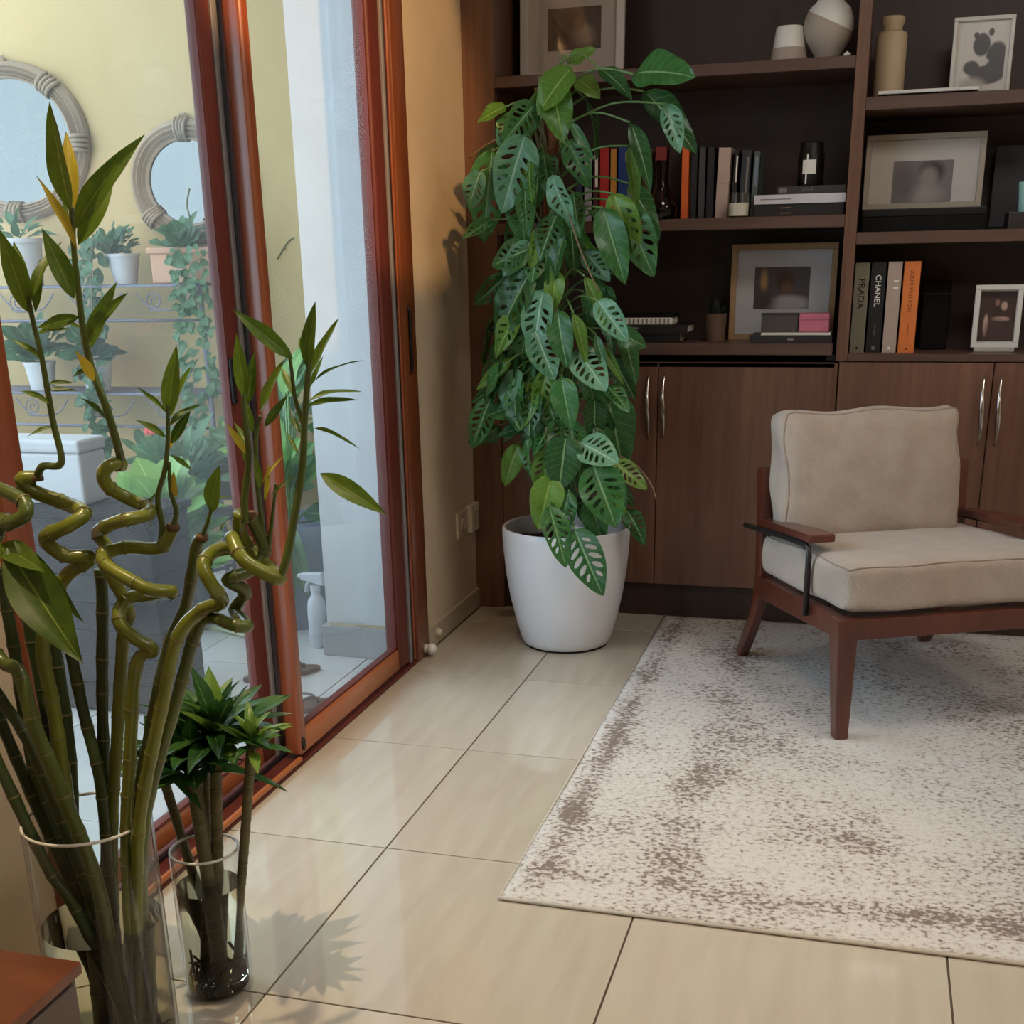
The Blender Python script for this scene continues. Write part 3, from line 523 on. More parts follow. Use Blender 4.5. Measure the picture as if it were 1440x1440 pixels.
t = thing('small_planter', 'small tan cup with a dark sprig beside the gold-edged frame', 'plant', (.447, .95, lb_)); MB().lathe([(0, 0), (.032, 0), (.036, .092), (.033, .092), (.03, .07), (0, .07)], t.location).build('cup', bookmat((104, 82, 66)), t, smooth='auto')
sprig = dummy_slot(leaf_mesh('sprig_leaf', .4, (), .1, .1, 0, 6, 4))
for i in range(9):
    a = i*2.4; b0 = Vector((.447, .95, lb_+.07)); leaf_obj('leaf', sprig, 'dark_sprig', t, b0+Vector((.012*math.cos(a), .012*math.sin(a), 0)), b0+Vector((.04*math.cos(a), .04*math.sin(a), .05+.01*(i % 5))), (math.cos(a), math.sin(a), .4))
flatbook('black notebook with pale page edge at the front of the pull-out shelf', .578, .848, .812, .98, lb_, .026, (30, 24, 26), None, marks=[(.135, .013, .02, .008, 'ink_dull')], name='notebook')
t = thing('notepad', 'thin white notepad lying on the black notebook', 'notepad', (.72, .9, lb_+.0262)); MB().box(.615, .842, .818, .95, lb_+.0262, lb_+.0305).build('pages', 'paper', t); MB().box(.615, .842, .818, .95, lb_+.0305, lb_+.0325).build('cover', 'ink_white', t)
t = thing('pink_box', 'small pink rounded box on the notepad', 'box', (.785, .88, lb_+.0327)); MB().box(.735, .836, .855, .915, lb_+.0327, lb_+.094).build('body', bookmat((196, 108, 128)), t, bevel=.006, seg=3); MB().box(.734, .837, .854, .916, lb_+.072, lb_+.074).build('lid_seam', bookmat((150, 70, 92)), t)
t = thing('grey_box', 'dark grey box left of the pink box', 'box', (.67, .89, lb_+.0327)); MB().box(.610, .732, .862, .915, lb_+.0327, lb_+.090).build('body', bookmat((72, 66, 64)), t, bevel=.003); MB().box(.608, .734, .860, .917, lb_+.088, lb_+.094).build('lid', bookmat((54, 50, 50)), t, bevel=.002)
# fashion books
rb = Z['rb']; G2 = 'fashion books on the lower right shelf'
book('grey-green fashion book lettered PRADA', .904, .954, rb, .284, (126, 122, 106), d=.2, txt='PRADA', tsize=.030, tmat='ink_black', tz=.66, sub=('CATWALK', .008, 'ink_dull', .26), marks=[(0, .014, .008, .006, 'ink_black')], grp=G2)
book('black fashion book lettered CHANEL', .956, 1.006, rb, .284, (14, 13, 14), d=.2, txt='CHANEL', tsize=.026, tz=.69, sub=('CATWALK', .008, 'ink_dull', .26), marks=[(0, .014, .010, .010, 'ink_dull')], grp=G2)
book('blush beige fashion book between the black and orange ones', 1.008, 1.056, rb, .286, (172, 150, 136), d=.2, marks=[(.006, .226, .016, .004, 'ink_white'), (.006, .204, .016, .006, 'ink_white'), (0, .014, .008, .008, 'ink_white')], grp=G2)
book('orange fashion book at the right end of the four', 1.058, 1.114, rb, .286, (214, 116, 52), d=.2, txt='LOUIS VUITTON', tsize=.018, tmat='ink_orange', tz=.68, sub=('CATWALK', .008, 'ink_orange', .26), marks=[(0, .012, .008, .006, 'ink_orange')], grp=G2)
t = thing('shadow_block', 'dark block standing in for the shadow right of the orange fashion book', 'case', (1.17, 1.07, rb)); MB().box(1.13, 1.22, 1.0, 1.14, rb, rb+.22).build('body', 'ink_black', t, bevel=.006); MB().box(1.129, 1.221, .999, 1.141, rb+.18, rb+.183).build('lid_seam', 'gasket_black', t)  # solid dark block put where the shelf only holds shadow
# ------------------------------------------------------------------ rug
RX, RY, RW, RD = .318, -1.368, 2.3, 2.16
t = thing('area_rug', 'large distressed cream and grey-brown rug under the armchair', 'rug', (RX, RY, 0))
n1_, n2_ = 92, 86; mb = MB(); V = []; F = []
for i in range(n1_+1):
    for j in range(n2_+1):
        x = RW*i/n1_; y = RD*j/n2_; z = .0085
        z += .004*math.exp(-((x-.40+.02*y)/.012)**2)*min(1, max(0, (y-.35)*2)) + .006*math.exp(-((x-.80+.03*y)/.014)**2)*min(1, max(0, (y-.5)*2)) + .0012*math.sin(x*9+y*2)*math.sin(y*7)
        z += .016*math.exp(-((x-1.0)/.10)**2-((y-1.98)/.05)**2)
        V.append((RX+x, RY+y, z))
for i in range(n1_):
    for j in range(n2_): a = i*(n2_+1)+j; F.append((a, a+n2_+1, a+n2_+2, a+1))
mb.add(V, F); k = len(V)
per = [i*(n2_+1) for i in range(n1_+1)] + [n1_*(n2_+1)+j for j in range(1, n2_+1)] + [i*(n2_+1)+n2_ for i in range(n1_-1, -1, -1)] + [j for j in range(n2_-1, 0, -1)]
mb.v += [(mb.v[i][0], mb.v[i][1], .0005) for i in per]
for q in range(len(per)): q2 = (q+1) % len(per); mb.f.append((per[q], k+q, k+q2, per[q2]))
rug = mb.build('pile', 'rug', t, smooth=True)
MB().tube([(RX, RY+RD, .006), (RX, RY, .006), (RX+RW, RY, .0055)], .0045, 8).build('binding', 'rug_binding', t, smooth=True)
# ------------------------------------------------------------------ armchair (local frame: x along the seat front, y towards the back)
AL = .4526
ch = thing('armchair', 'beige upholstered armchair with reddish wooden frame standing on the rug', 'armchair', (.971, -.302, .0092), AL)
W_ = .645; T = W_
def taper(x, y, z0, z1, a0, a1, dx=0, dy=0):
    mb = MB(); mb.loft([[(x-a0, y-a0, z0), (x+a0, y-a0, z0), (x+a0, y+a0, z0), (x-a0, y+a0, z0)], [(x+dx-a1, y+dy-a1, z1), (x+dx+a1, y+dy-a1, z1), (x+dx+a1, y+dy+a1, z1), (x+dx-a1, y+dy+a1, z1)]]); return mb
def rail_path(pts, wx, wy):
    """square-section member along pts (x, y, z): half sizes wx across x, wy in the y/z plane"""
    rings = []; P = [Vector(p) for p in pts]
    for i, p in enumerate(P):
        d = (P[min(i+1, len(P)-1)]-P[max(i-1, 0)]).normalized(); nn = Vector((0, -d.z, d.y)) if abs(d.x) < .5 else Vector((0, 0, 1))
        sx = Vector((1, 0, 0)); w_ = wy[i] if isinstance(wy, (list, tuple)) else wy
        rings.append([p-sx*wx-nn*w_, p+sx*wx-nn*w_, p+sx*wx+nn*w_, p-sx*wx+nn*w_])
    return MB().loft(rings)
for sx, x in ((1, 0), (-1, W_)):
    taper(x, 0, 0, .336, .018, .030, -.006*sx, .012).build('leg', 'chair_wood', ch, bevel=.003, world=False)
    P = catmull([(x, .765, 0), (x, .70, .09), (x, .640, .19), (x, .618, .27), (x, .618, .36), (x, .640, .635)], 5)
    rail_path(P, .015, [.019+.005*min(1, abs(i/len(P)-.0)*2) for i in range(len(P))]).build('leg', 'chair_wood', ch, bevel=.003, world=False, smooth=True)
    rail_path([(x-.004*sx, .022, .306), (x-.004*sx, .61, .272)], .014, [.030, .034]).build('side_rail', 'chair_wood', ch, bevel=.003, world=False)
    # armrest board, tapering towards the back, on a bent black bar
    xo = x-.034*sx; xi = x+.044*sx
    b_ = MB(); rings = []
    for q, (y, z) in enumerate(((.205, .507), (.30, .503), (.45, .491), (.62, .472))):
        k = [0, .0, .012, .034][q]; a, c = xo+k*.2*sx, xi-k*sx; rings.append([(a, y, z-.011), (c, y, z-.011), (c, y, z+.011), (a, y, z+.011)])
    b_.loft(rings); ar = b_.build('armrest', 'chair_wood', ch, bevel=.004, world=False)
    xb = xo+.004*sx; P = [(xb, .70, .448), (xb, .60, .457), (xb, .40, .476), (xb, .235, .487), (xb, .214, .480), (xb, .208, .462), (xb, .206, .292)]
    MB().tube(P, .0085, 8).build('arm_support', 'black_metal', ch, world=False, smooth=True)
MB().box(.022, W_-.022, -.016, .020, .280, .336).build('front_rail', 'chair_wood', ch, bevel=.003, world=False)
MB().box(.014, W_-.014, .60, .630, .250, .305).build('back_rail', 'chair_wood', ch, bevel=.003, world=False)
for z in (.42, .50, .58): MB().box(.014, W_-.014, .612+.08*(z-.36), .632+.08*(z-.36), z-.018, z+.018).build('back_slat', 'chair_wood', ch, bevel=.003, world=False)
def cushion(name, w, d, h, r, puff, parent, mw, mt='fabric', n=16, wrinkle=.003, sag=0):
    bm = bmesh.new(); bmesh.ops.create_cube(bm, size=2); bmesh.ops.subdivide_edges(bm, edges=bm.edges[:], cuts=n, use_grid_fill=True)
    hx, hy, hz = w/2, d/2, h/2
    def deform(p):
        s_ = 1+puff*(1-p.x**2)*(1-p.y**2) - .06*(max(0, abs(p.x)-.6)/.4)**2 - .06*(max(0, abs(p.y)-.6)/.4)**2
        q = Vector((p.x*hx, p.y*hy, p.z*hz)); inn = Vector([max(-e+r, min(e-r, c)) for c, e in zip(q, (hx, hy, hz))]); dlt = q-inn
        if dlt.length > 1e-6: q = inn + dlt.normalized()*max(abs(dlt.x), abs(dlt.y), abs(dlt.z))
        q.z *= s_
        q.x += .006*math.sin(p.y*5+p.z*2)*abs(p.x)**3; q.y += .006*math.sin(p.x*6+1)*abs(p.y)**3
        q.z += wrinkle*math.sin(p.x*9+p.y*3)*math.cos(p.y*7-p.x*2) - sag*(1-p.x**2)*(p.z > 0)
        return q
    for v in bm.verts: v.co = deform(v.co.copy())
    me = bpy.data.meshes.new(name); bm.to_mesh(me); bm.free()
    for p in me.polygons: p.use_smooth = True
    o = mobj(name, me, mt, parent); o.matrix_local = mw
    m_ = 28; ring = [(-1+2*i/m_, -1) for i in range(m_)]+[(1, -1+2*i/m_) for i in range(m_)]+[(1-2*i/m_, 1) for i in range(m_)]+[(-1, 1-2*i/m_) for i in range(m_+1)]
    P = [deform(Vector((x, y, 1))) for x, y in ring]
    MB().tube(P, .0024, 6).build('seam', 'seam', o, world=False, smooth=True)
    return o
cushion('seat_cushion', .668, .62, .138, .026, .12, ch, Matrix.Translation((W_/2, .298, .396)) @ Matrix.Rotation(-.062, 4, 'X'), wrinkle=.002)
cushion('back_cushion', .568, .392, .145, .040, .26, ch, Matrix.Translation((.290, .562, .612)) @ Matrix.Rotation(PI/2-.20, 4, 'X') , wrinkle=.005)
# small orange thing glimpsed behind the chair
t = thing('orange_block', 'small orange wooden block on the rug at the right edge behind the armchair', 'block', (1.60, .60, .0092)); MB().box(1.555, 1.66, .57, .64, .0092, .062).build('block', 'orange_wood', t, bevel=.004); MB().box(1.57, 1.645, .585, .625, .062, .07).build('knob', 'orange_wood', t, bevel=.002)

# ------------------------------------------------------------------ climber in the white pot
PX, PY = .032, .425
pl = thing('potted_climber', 'tall swiss cheese vine on a moss pole in a big white pot', 'plant', (PX, PY, 0))
MB().lathe([(0, .004), (.138, .004), (.148, .010), (.156, .026), (.174, .09), (.192, .17), (.2045, .25), (.2125, .33), (.2155, .39), (.215, .406), (.210, .412), (.204, .408), (.202, .39), (.197, .34), (.19, .30), (0, .30)], (PX, PY, 0), 64).build('pot', 'pot_white', pl, smooth='auto')
MB().lathe([(0, 0), (.143, 0), (.143, .006), (0, .006)], (PX, PY, 0), 48).build('pot_foot', 'black_plastic', pl)
so = MB(); n = 40; rings = []
for q in range(9):
    r = .192*q/8+.001; rings.append([(PX+r*math.cos(2*PI*j/n), PY+r*math.sin(2*PI*j/n), .352+random.uniform(-.008, .008)+.006*(q == 0)) for j in range(n)])
so.loft(rings, cap=False).build('soil', 'soil', pl)
MB().lathe([(0, .33), (.028, .33), (.030, .40), (.026, .425), (.018, .43), (0, .43)], (PX+.072, PY-.07, 0), 16).build('white_tag', 'white_plastic', pl, smooth='auto')
MX, MY = -.010, .43
mp = MB(); rings = []; n = 18
for q in range(60):
    z = .34+1.42*q/59; rings.append([(MX+(.026+random.uniform(-.003, .003))*math.cos(2*PI*j/n), MY+(.026+random.uniform(-.003, .003))*math.sin(2*PI*j/n), z) for j in range(n)])
mp.loft(rings).build('moss_pole', 'moss_pole', pl)
for q, (a0, turns, r) in enumerate(((0, 1.2, .036), (2.2, -.8, .038), (4.2, .7, .040), (5.2, -1.3, .036), (1.0, .4, .045))):
    P = [(MX+(r+.008*math.sin(i*1.7+q))*math.cos(a0+turns*2*PI*i/30), MY+(r+.008*math.sin(i*1.3+q))*math.sin(a0+turns*2*PI*i/30), .34+1.40*i/30) for i in range(31)]
    MB().tube(catmull(P, 3), [.0058+.0016*(i % 9 == 0) for i in range(91)], 8).build('vine_stem', 'vine_stem', pl, smooth=True)
H = lambda sc=1: [(t_, s_*u_, a_*sc, b_*sc) for t_, u_, a_, b_ in ((.20, .42, .028, .22), (.32, .47, .034, .28), (.445, .49, .036, .30), (.575, .48, .036, .28), (.70, .44, .030, .22)) for s_ in (-1, 1)]
LM = [dummy_slot(leaf_mesh('holed_leaf', .62, H(1.0)[1:], .22, .25, .03, 32, 20, .72, .72)), dummy_slot(leaf_mesh('holed_leaf', .55, [h_ for i_, h_ in enumerate(H(.9)) if i_ not in (0, 3, 8)], .42, .35, .04, 32, 20, .75, .75)),
      dummy_slot(leaf_mesh('whole_leaf', .62, [], .3, .3, .035, 14, 10, .72, .72)), dummy_slot(leaf_mesh('slim_leaf', .30, [], .35, .5, .02, 12, 6, .8, .85)),
      dummy_slot(leaf_mesh('holed_leaf', .66, H(1.1), .10, .15, .02, 32, 20, .70, .70))]
def petiole(parent, a, b_, lift=.04, r=.0032, mt='petiole'):
    a, b_ = Vector(a), Vector(b_); c = (a+b_)/2+Vector((0, 0, lift)); MB().tube(catmull([a, c, b_], 5), [r*1.25]*3+[r]*8, 6).build('petiole', mt, parent, smooth=True)
G_, L_, S_ = 'monstera_leaf', 'monstera_leaf_light', 'monstera_leaf_silver'
tocam = (CAM-Vector((0, .4, 1))).normalized()
# base px, tip px, depth of base and tip (metres from the wall-parallel plane through the pole), mesh, width, material, tilt of the face
LV = [(892,104,967,88,-.12,-.20,2,1.15,G_,.3),(905,128,984,200,-.02,-.05,2,.62,G_,.1),(938,146,956,210,-.08,-.12,0,.75,S_,0),(886,172,921,256,-.10,-.14,3,1.0,G_,.2),(884,205,902,290,-.06,-.10,3,.8,L_,.1),
(712,150,670,163,-.08,-.12,2,1.0,L_,.4),(804,96,752,148,-.10,-.18,2,1.05,L_,.5),(812,112,842,128,-.02,-.06,2,1.2,L_,.5),(776,118,790,188,-.10,-.18,2,.95,L_,.2),(760,126,742,196,-.10,-.14,3,1.2,L_,.3),(842,96,888,120,-.02,-.08,3,1.5,G_,.3),(800,90,834,62,.0,.0,2,.9,L_,.4),
(738,190,706,298,-.16,-.20,0,.95,S_,0),(692,212,679,340,-.10,-.12,0,.78,G_,0),(728,262,734,338,-.10,-.16,1,1.0,G_,.1),(700,205,656,218,-.06,-.04,3,1.0,G_,.3),(744,350,690,372,-.14,-.16,4,1.25,G_,.2),(758,345,746,392,-.10,-.18,0,1.1,G_,.1),
(748,380,686,480,-.14,-.16,0,.8,G_,.0),(738,420,708,510,-.10,-.12,1,.9,S_,0),(764,408,744,500,-.16,-.22,0,.85,S_,0),(752,464,778,530,-.18,-.24,0,1.0,S_,.0),(740,470,722,540,-.10,-.12,1,.9,G_,0),(782,380,776,436,-.14,-.18,2,.85,L_,.1),(784,436,792,512,-.18,-.24,2,.8,G_,.1),
(768,520,756,588,-.16,-.22,1,.8,L_,.1),(708,520,698,540,-.10,-.14,2,1.2,L_,.1),(752,566,680,574,-.14,-.18,2,1.0,G_,.4),(690,560,660,632,-.12,-.14,0,.75,G_,.1),(745,598,700,606,-.10,-.16,3,1.6,G_,.4),(790,530,800,602,-.20,-.24,2,.9,G_,.0),(752,588,748,640,-.14,-.16,3,1.6,G_,0),
(796,612,786,690,-.22,-.26,2,1.15,G_,.05),(815,622,868,648,-.20,-.26,4,1.1,S_,.2),(834,654,866,738,-.22,-.28,0,1.15,G_,.05),(770,632,762,706,-.20,-.24,0,.85,L_,.1),(776,668,758,744,-.22,-.28,2,1.0,L_,.05),(772,712,798,797,-.26,-.31,4,.70,G_,.05),(808,744,846,838,-.26,-.32,4,.80,G_,.0),(800,690,786,752,-.22,-.26,1,1.0,G_,.05),
(880,716,910,758,-.10,-.14,1,1.0,G_,.1),(850,546,884,662,-.02,-.04,2,.85,G_,.0),(836,560,838,622,-.12,-.16,2,.9,G_,.1),(862,272,898,362,-.12,-.16,1,.85,L_,.1),(878,288,916,386,-.10,-.14,0,.85,G_,.1),(848,292,876,392,-.14,-.2,2,.7,G_,.1),(828,296,868,310,-.08,-.14,3,1.2,G_,.4),(884,258,934,330,.0,-.02,2,.6,G_,.1),
(822,388,857,452,-.14,-.18,3,.9,L_,.1),(806,440,830,506,-.18,-.22,3,.9,L_,.1),(838,470,850,520,-.16,-.2,3,.9,G_,.1),(845,486,876,534,-.14,-.18,3,.8,L_,.1),(872,456,900,536,-.06,-.10,3,1.1,G_,.1),(860,500,892,560,-.04,-.06,2,.8,G_,.1),(838,598,852,652,-.14,-.2,3,1.2,G_,.1),
(800,300,812,380,-.08,-.12,1,.8,G_,0),(760,210,752,290,-.06,-.10,2,.8,G_,0),(720,160,700,196,-.06,-.12,1,1.1,G_,.2),(770,560,782,610,-.16,-.2,1,1.1,G_,0),(826,520,838,570,-.1,-.14,2,1.1,G_,.1),(850,400,852,470,-.04,-.08,2,.8,G_,.1),(735,300,715,360,-.04,-.06,0,.9,G_,0)]
for (bx, by, tx, ty, d0, d1, mi, wd_, mt, tilt) in LV:
    b0 = at(bx, by, PY+d0); t0 = at(tx, ty, PY+d1); fc = tocam*.75+Vector((random.uniform(-.35, .35), -.2, .35+tilt))
    leaf_obj('leaf', LM[mi], mt, pl, b0, t0, fc, wd_)
    sx_ = MX+.03*(1 if b0.x > MX else -1); petiole(pl, (sx_, MY-.03, b0.z+random.uniform(-.10, .02)), b0, .035)
for i in range(84):   # the fuller inner and rear foliage around the pole
    z = .55+1.15*((i*.618) % 1); a = i*2.399; r = .09+.09*random.random(); wd_ = random.uniform(.8, 1.1)
    if z > 1.25 and math.cos(a) > .2: r *= .6
    b0 = Vector((MX+.035*math.cos(a)+.01, MY+.035*math.sin(a), z)); c0 = b0+Vector((r*math.cos(a), r*.8*math.sin(a), .02)); t0 = c0+Vector((.07*math.cos(a), .07*math.sin(a), -.12-.05*random.random()))
    if 1.28 < c0.z < 1.70 and c0.x > .0 or (c0.z < .62 and abs(c0.x-PX) > .2): continue
    if t0.y > .76: t0.y = .76
    if c0.y > .74: c0.y = .74
    leaf_obj('leaf', LM[(0, 1, 2, 1, 4)[i % 5]], (G_, G_, S_, G_, L_)[i % 5] if i % 3 else G_, pl, c0, t0, Vector((math.cos(a), math.sin(a), .7)), wd_); petiole(pl, b0, c0, .03)
ENV = [(130,700,930),(180,690,930),(250,668,910),(330,690,880),(400,716,868),(480,698,872),(540,705,872),(600,690,872),(660,760,862),(730,764,870)]
rq = random.Random(5)
for i in range(74):   # smaller leaves filling the crown between the large ones
    y = 140+560*((i*.618+.11) % 1); k = max(j for j in range(len(ENV)) if ENV[j][0] <= y) if y > 130 else 0; k = min(k, len(ENV)-2); f_ = (y-ENV[k][0])/(ENV[k+1][0]-ENV[k][0])
    x0_ = ENV[k][1]+(ENV[k+1][1]-ENV[k][1])*f_; x1_ = ENV[k][2]+(ENV[k+1][2]-ENV[k][2])*f_; x = x0_+(x1_-x0_)*rq.random(); L = rq.uniform(42, 74)
    if 812 < x < 960 and 120 < y+L*.6 < 330 and y < 300: continue
    a_ = (x-785)/110*.9+rq.uniform(-.5, .5); d0 = rq.uniform(-.20, -.02); b0 = at(x, y, PY+d0); t0 = at(x+L*math.sin(a_), y+L*math.cos(a_), PY+d0-rq.uniform(-.01, .08))
    leaf_obj('leaf', LM[rq.choice((0, 1, 1, 2, 3, 4))], rq.choice((G_, G_, G_, S_, L_)), pl, b0, t0, tocam*rq.uniform(.3, .9)+Vector((rq.uniform(-.7, .7), -.1, rq.uniform(0, .8))), rq.uniform(.75, 1.05))
    petiole(pl, (MX+.03*(1 if b0.x > MX else -1), MY-.03, b0.z+rq.uniform(-.12, .0)), b0, .03, .0026)
for pts in ([(870,640,-.1),(895,655,-.12),(915,680,-.14),(923,702,-.15)], [(800,300,-.16),(812,340,-.18),(828,380,-.18),(842,410,-.16)], [(660,222,-.05),(690,200,-.08),(720,186,-.08)], [(768,600,-.2),(766,630,-.2),(752,640,-.2)]):
    MB().tube(catmull([at(x, y, PY+d) for x, y, d in pts], 5), .0028, 6).build('aerial_root', 'aerial_root', pl, smooth=True)

# ------------------------------------------------------------------ wall fittings
t = thing('power_socket', 'round cream wall socket plate low beside the walnut unit', 'socket', (XW, .635, .355))
MB().box(XW, XW+.008, .575, .688, .308, .402).build('plate', 'outlet_plate', t, bevel=.002)
o = MB().lathe([(0, 0), (.022, 0), (.022, .006), (.019, .006), (.018, .001), (0, .001)], (0, 0, 0), 24).build('socket_ring', 'outlet_inner', t, smooth='auto', world=False); o.matrix_local = Matrix.Translation((.008, -.004, 0)) @ Matrix.Rotation(PI/2, 4, 'Y')
for z in (.38, .33): MB().box(XW+.008, XW+.009, .628, .634, z-.004, z+.004).build('contact', 'ink_dull', t)
t = thing('adapter_plate', 'thicker cream socket box against the corner of the walnut unit', 'socket', (XW, .745, .355)); MB().box(XW, XW+.022, .694, .786, .306, .408).build('box', 'outlet_plate', t, bevel=.004); MB().box(XW+.022, XW+.026, .708, .772, .326, .388).build('cover', 'outlet_inner', t, bevel=.002)
t = thing('door_stop', 'white rubber door stop knob at the foot of the door jamb', 'door stop', (-.388, .152, .03))
o = MB().lathe([(0, 0), (.013, 0), (.013, .008), (.016, .012), (.019, .020), (.016, .032), (.008, .037), (0, .038)], (0, 0, 0), 20).build('knob', 'white_plastic', t, smooth=True, world=False); o.matrix_local = Matrix.Rotation(PI/2, 4, 'Y'); o2 = MB().lathe([(0, 0), (.015, 0), (.015, .003), (0, .003)], (0, 0, 0), 20).build('plate', 'white_plastic', t, world=False); o2.matrix_local = Matrix.Rotation(PI/2, 4, 'Y')
t = thing('wall_bumper', 'small pale bumper on the baseboard beside the white door stop', 'door stop', (-.398, .300, .042))
o = MB().lathe([(0, 0), (.014, 0), (.014, .008), (.010, .016), (0, .018)], (0, 0, 0), 18).build('cap', 'outlet_plate', t, smooth=True, world=False); o.matrix_local = Matrix.Rotation(PI/2, 4, 'Y'); o2 = MB().lathe([(0, 0), (.017, 0), (.017, .003), (0, .003)], (0, 0, 0), 18).build('plate', 'outlet_inner', t, world=False); o2.matrix_local = Matrix.Rotation(PI/2, 4, 'Y')
# unseen fill panels added at ceiling height to brighten the room
for i, ((x, y), p) in enumerate(FILLS):
    t = thing('fill_panel', ['added square fill light panel over the rug', 'added square fill light panel near the rear wall', 'added square fill light panel by the right wall', 'added square fill light panel in the rear right corner'][i], 'lamp', (x, y, CEIL-.05))
    fr_ = MB(); h = .30
    for a in ((-h-.02, h+.02, -h-.02, -h), (-h-.02, h+.02, h, h+.02), (-h-.02, -h, -h, h), (h, h+.02, -h, h)): fr_.box(x+a[0], x+a[1], y+a[2], y+a[3], CEIL-.055, CEIL)
    fr_.build('frame', 'white_plastic', t); MB().box(x-h, x+h, y-h, y+h, CEIL-.03, CEIL-.02).build('diffuser', 'fill_glow', t)
# ------------------------------------------------------------------ low console at the near left
t = thing('low_console', 'low wooden console corner at the bottom left in front of the bamboo vase', 'console', (-.21, -3.0, 0))
MB().box(XW+.002, -.012, -3.9, -2.268, .334, .352).build('top', 'console_wood', t, bevel=.002); MB().box(XW+.006, -.020, -3.894, -2.276, .05, .331).build('carcass', 'console_side', t, bevel=.002)
for y0 in (-3.885, -3.35, -2.815): MB().box(-.020, -.014, y0, y0+.53, .06, .325).build('drawer_front', 'console_side', t, bevel=.001, seg=1)
MB().box(XW+.02, -.05, -3.86, -2.31, 0, .05).build('plinth', 'ink_black', t)

# ------------------------------------------------------------------ glass vases
def glass_vase(name, label, c, R, h, water, wall=.004):
    t = thing(name, label, 'vase', (c[0], c[1], 0))
    MB().lathe([(0, .0), (R-.004, 0), (R, .004), (R, h-.002), (R-.001, h), (R-wall+.001, h), (R-wall, h-.002), (R-wall, .014), (0, .012)], (c[0], c[1], 0), 56).build('glass', 'vase_glass', t, smooth='auto')
    MB().tube([(c[0]+(R-wall/2)*math.cos(a*PI/28), c[1]+(R-wall/2)*math.sin(a*PI/28), h) for a in range(57)], wall*.62, 6, cap=False).build('rim', 'ceramic_white', t, smooth=True)
    wt = MB().lathe([(0, .0145), (R-wall-.001, .0145), (R-wall-.001, water), (0, water)], (c[0], c[1], 0), 56).build('water', 'water', t, smooth='auto')
    return t
VC = (-.143, -2.04); VR = .098
vA = glass_vase('glass_vase', 'wide clear glass cylinder vase holding tall curly bamboo', VC, VR, .45, .27)
V2 = (-.092, -1.802); vB = glass_vase('glass_vase', 'small clear glass vase holding short leafy stalks', V2, .061, .285, .215)

for vs, c_, r_, h_ in ((vA, VC, .088, .05), (vB, V2, .052, .075)):   # brown tangle of roots at the bottom
    mb = MB()
    for q in range(46):
        a_ = q*2.399; rr = r_*math.sqrt(((q*.618) % 1))*.93; p0 = Vector((c_[0]+rr*math.cos(a_), c_[1]+rr*math.sin(a_), .018+.2*h_*random.random())); a2 = a_+random.uniform(.5, 1.6); r2 = r_*.9*random.random()
        mb.tube(catmull([p0, p0.lerp(Vector((c_[0]+r2*math.cos(a2), c_[1]+r2*math.sin(a2), h_*.7)), .5)+Vector((0, 0, .01)), Vector((c_[0]+r2*math.cos(a2), c_[1]+r2*math.sin(a2), .022+h_*random.random()))], 3), .0022, 5)
    rt_ = mb.build('root_tangle', 'cut_end', vs, smooth=True); rt_['kind'] = 'stuff'
# ------------------------------------------------------------------ lucky bamboo
BL = [dummy_slot(leaf_mesh('lance_leaf', .26, [], .18, .5, .01, 10, 4, .85, 1.0)), dummy_slot(leaf_mesh('lance_leaf', .20, [], .45, .6, .015, 10, 4, .85, 1.0)), dummy_slot(leaf_mesh('lance_leaf', .32, [], .05, .35, .01, 10, 4, .8, 1.0))]
BG = 'curly bamboo stalks in the wide vase'
def cane(label, pts, r=.0095, mt='cane', leaves=(), ring=.055, Y0=-2.04, shoots=(), cut_=False):
    """one bamboo stalk: pts = (px, py, dY); shoots = thinner side stems; leaves = (base, tip, dY0, dY1, mesh, width, material)"""
    P = catmull([at(x, y, Y0+d) for x, y, d in pts], 7); b0 = min(P, key=lambda p: p.z)
    t = thing('bamboo_stalk', label, 'bamboo', (b0.x, b0.y, b0.z), 0, BG)
    # swollen joints along the stalk
    acc = 0; rad = []; nodes = []
    for i, p in enumerate(P):
        if i: acc += (p-P[i-1]).length
        if acc > ring: acc = 0; nodes.append(i); rad.append(r*1.10)
        else: rad.append(r)
    MB().tube(P, rad, 10).build('stem', mt, t, smooth=True)
    for i in nodes:
        if 0 < i < len(P)-1:
            d = (P[i+1]-P[i-1]).normalized(); MB().tube([P[i]-d*.0012, P[i]+d*.0012], r*1.16, 10).build('joint', 'node_ring', t, smooth='auto')
    if cut_:
        e = P[0] if P[0].z > P[-1].z else P[-1]; MB().lathe([(0, 0), (r*1.02, 0), (r*1.06, .006), (r*.8, .010), (r*.3, .008), (0, .011)], e-Vector((0, 0, .004)), 10).build('cut_end', 'cut_end', t, smooth=True)
    for sp, sr in shoots:
        Q = catmull([at(x, y, Y0+d) for x, y, d in sp], 6); MB().tube(Q, [sr*(1-.5*i/len(Q)) for i in range(len(Q))], 8).build('shoot', 'cane', t, smooth=True)
    for (bx, by, tx, ty, d0, d1, mi, wd_, *mm) in leaves:
        b0 = at(bx, by, Y0+d0); t0 = at(tx, ty, Y0+d1); fc = (CAM-b0).normalized()*.6+Vector((random.uniform(-.5, .3), -.1, .5+random.uniform(-.2, .3)))
        leaf_obj('leaf', BL[mi], mm[0] if mm else 'bamboo_leaf', t, b0, t0, fc, wd_)
    return t
BY = 'bamboo_leaf_yellow'
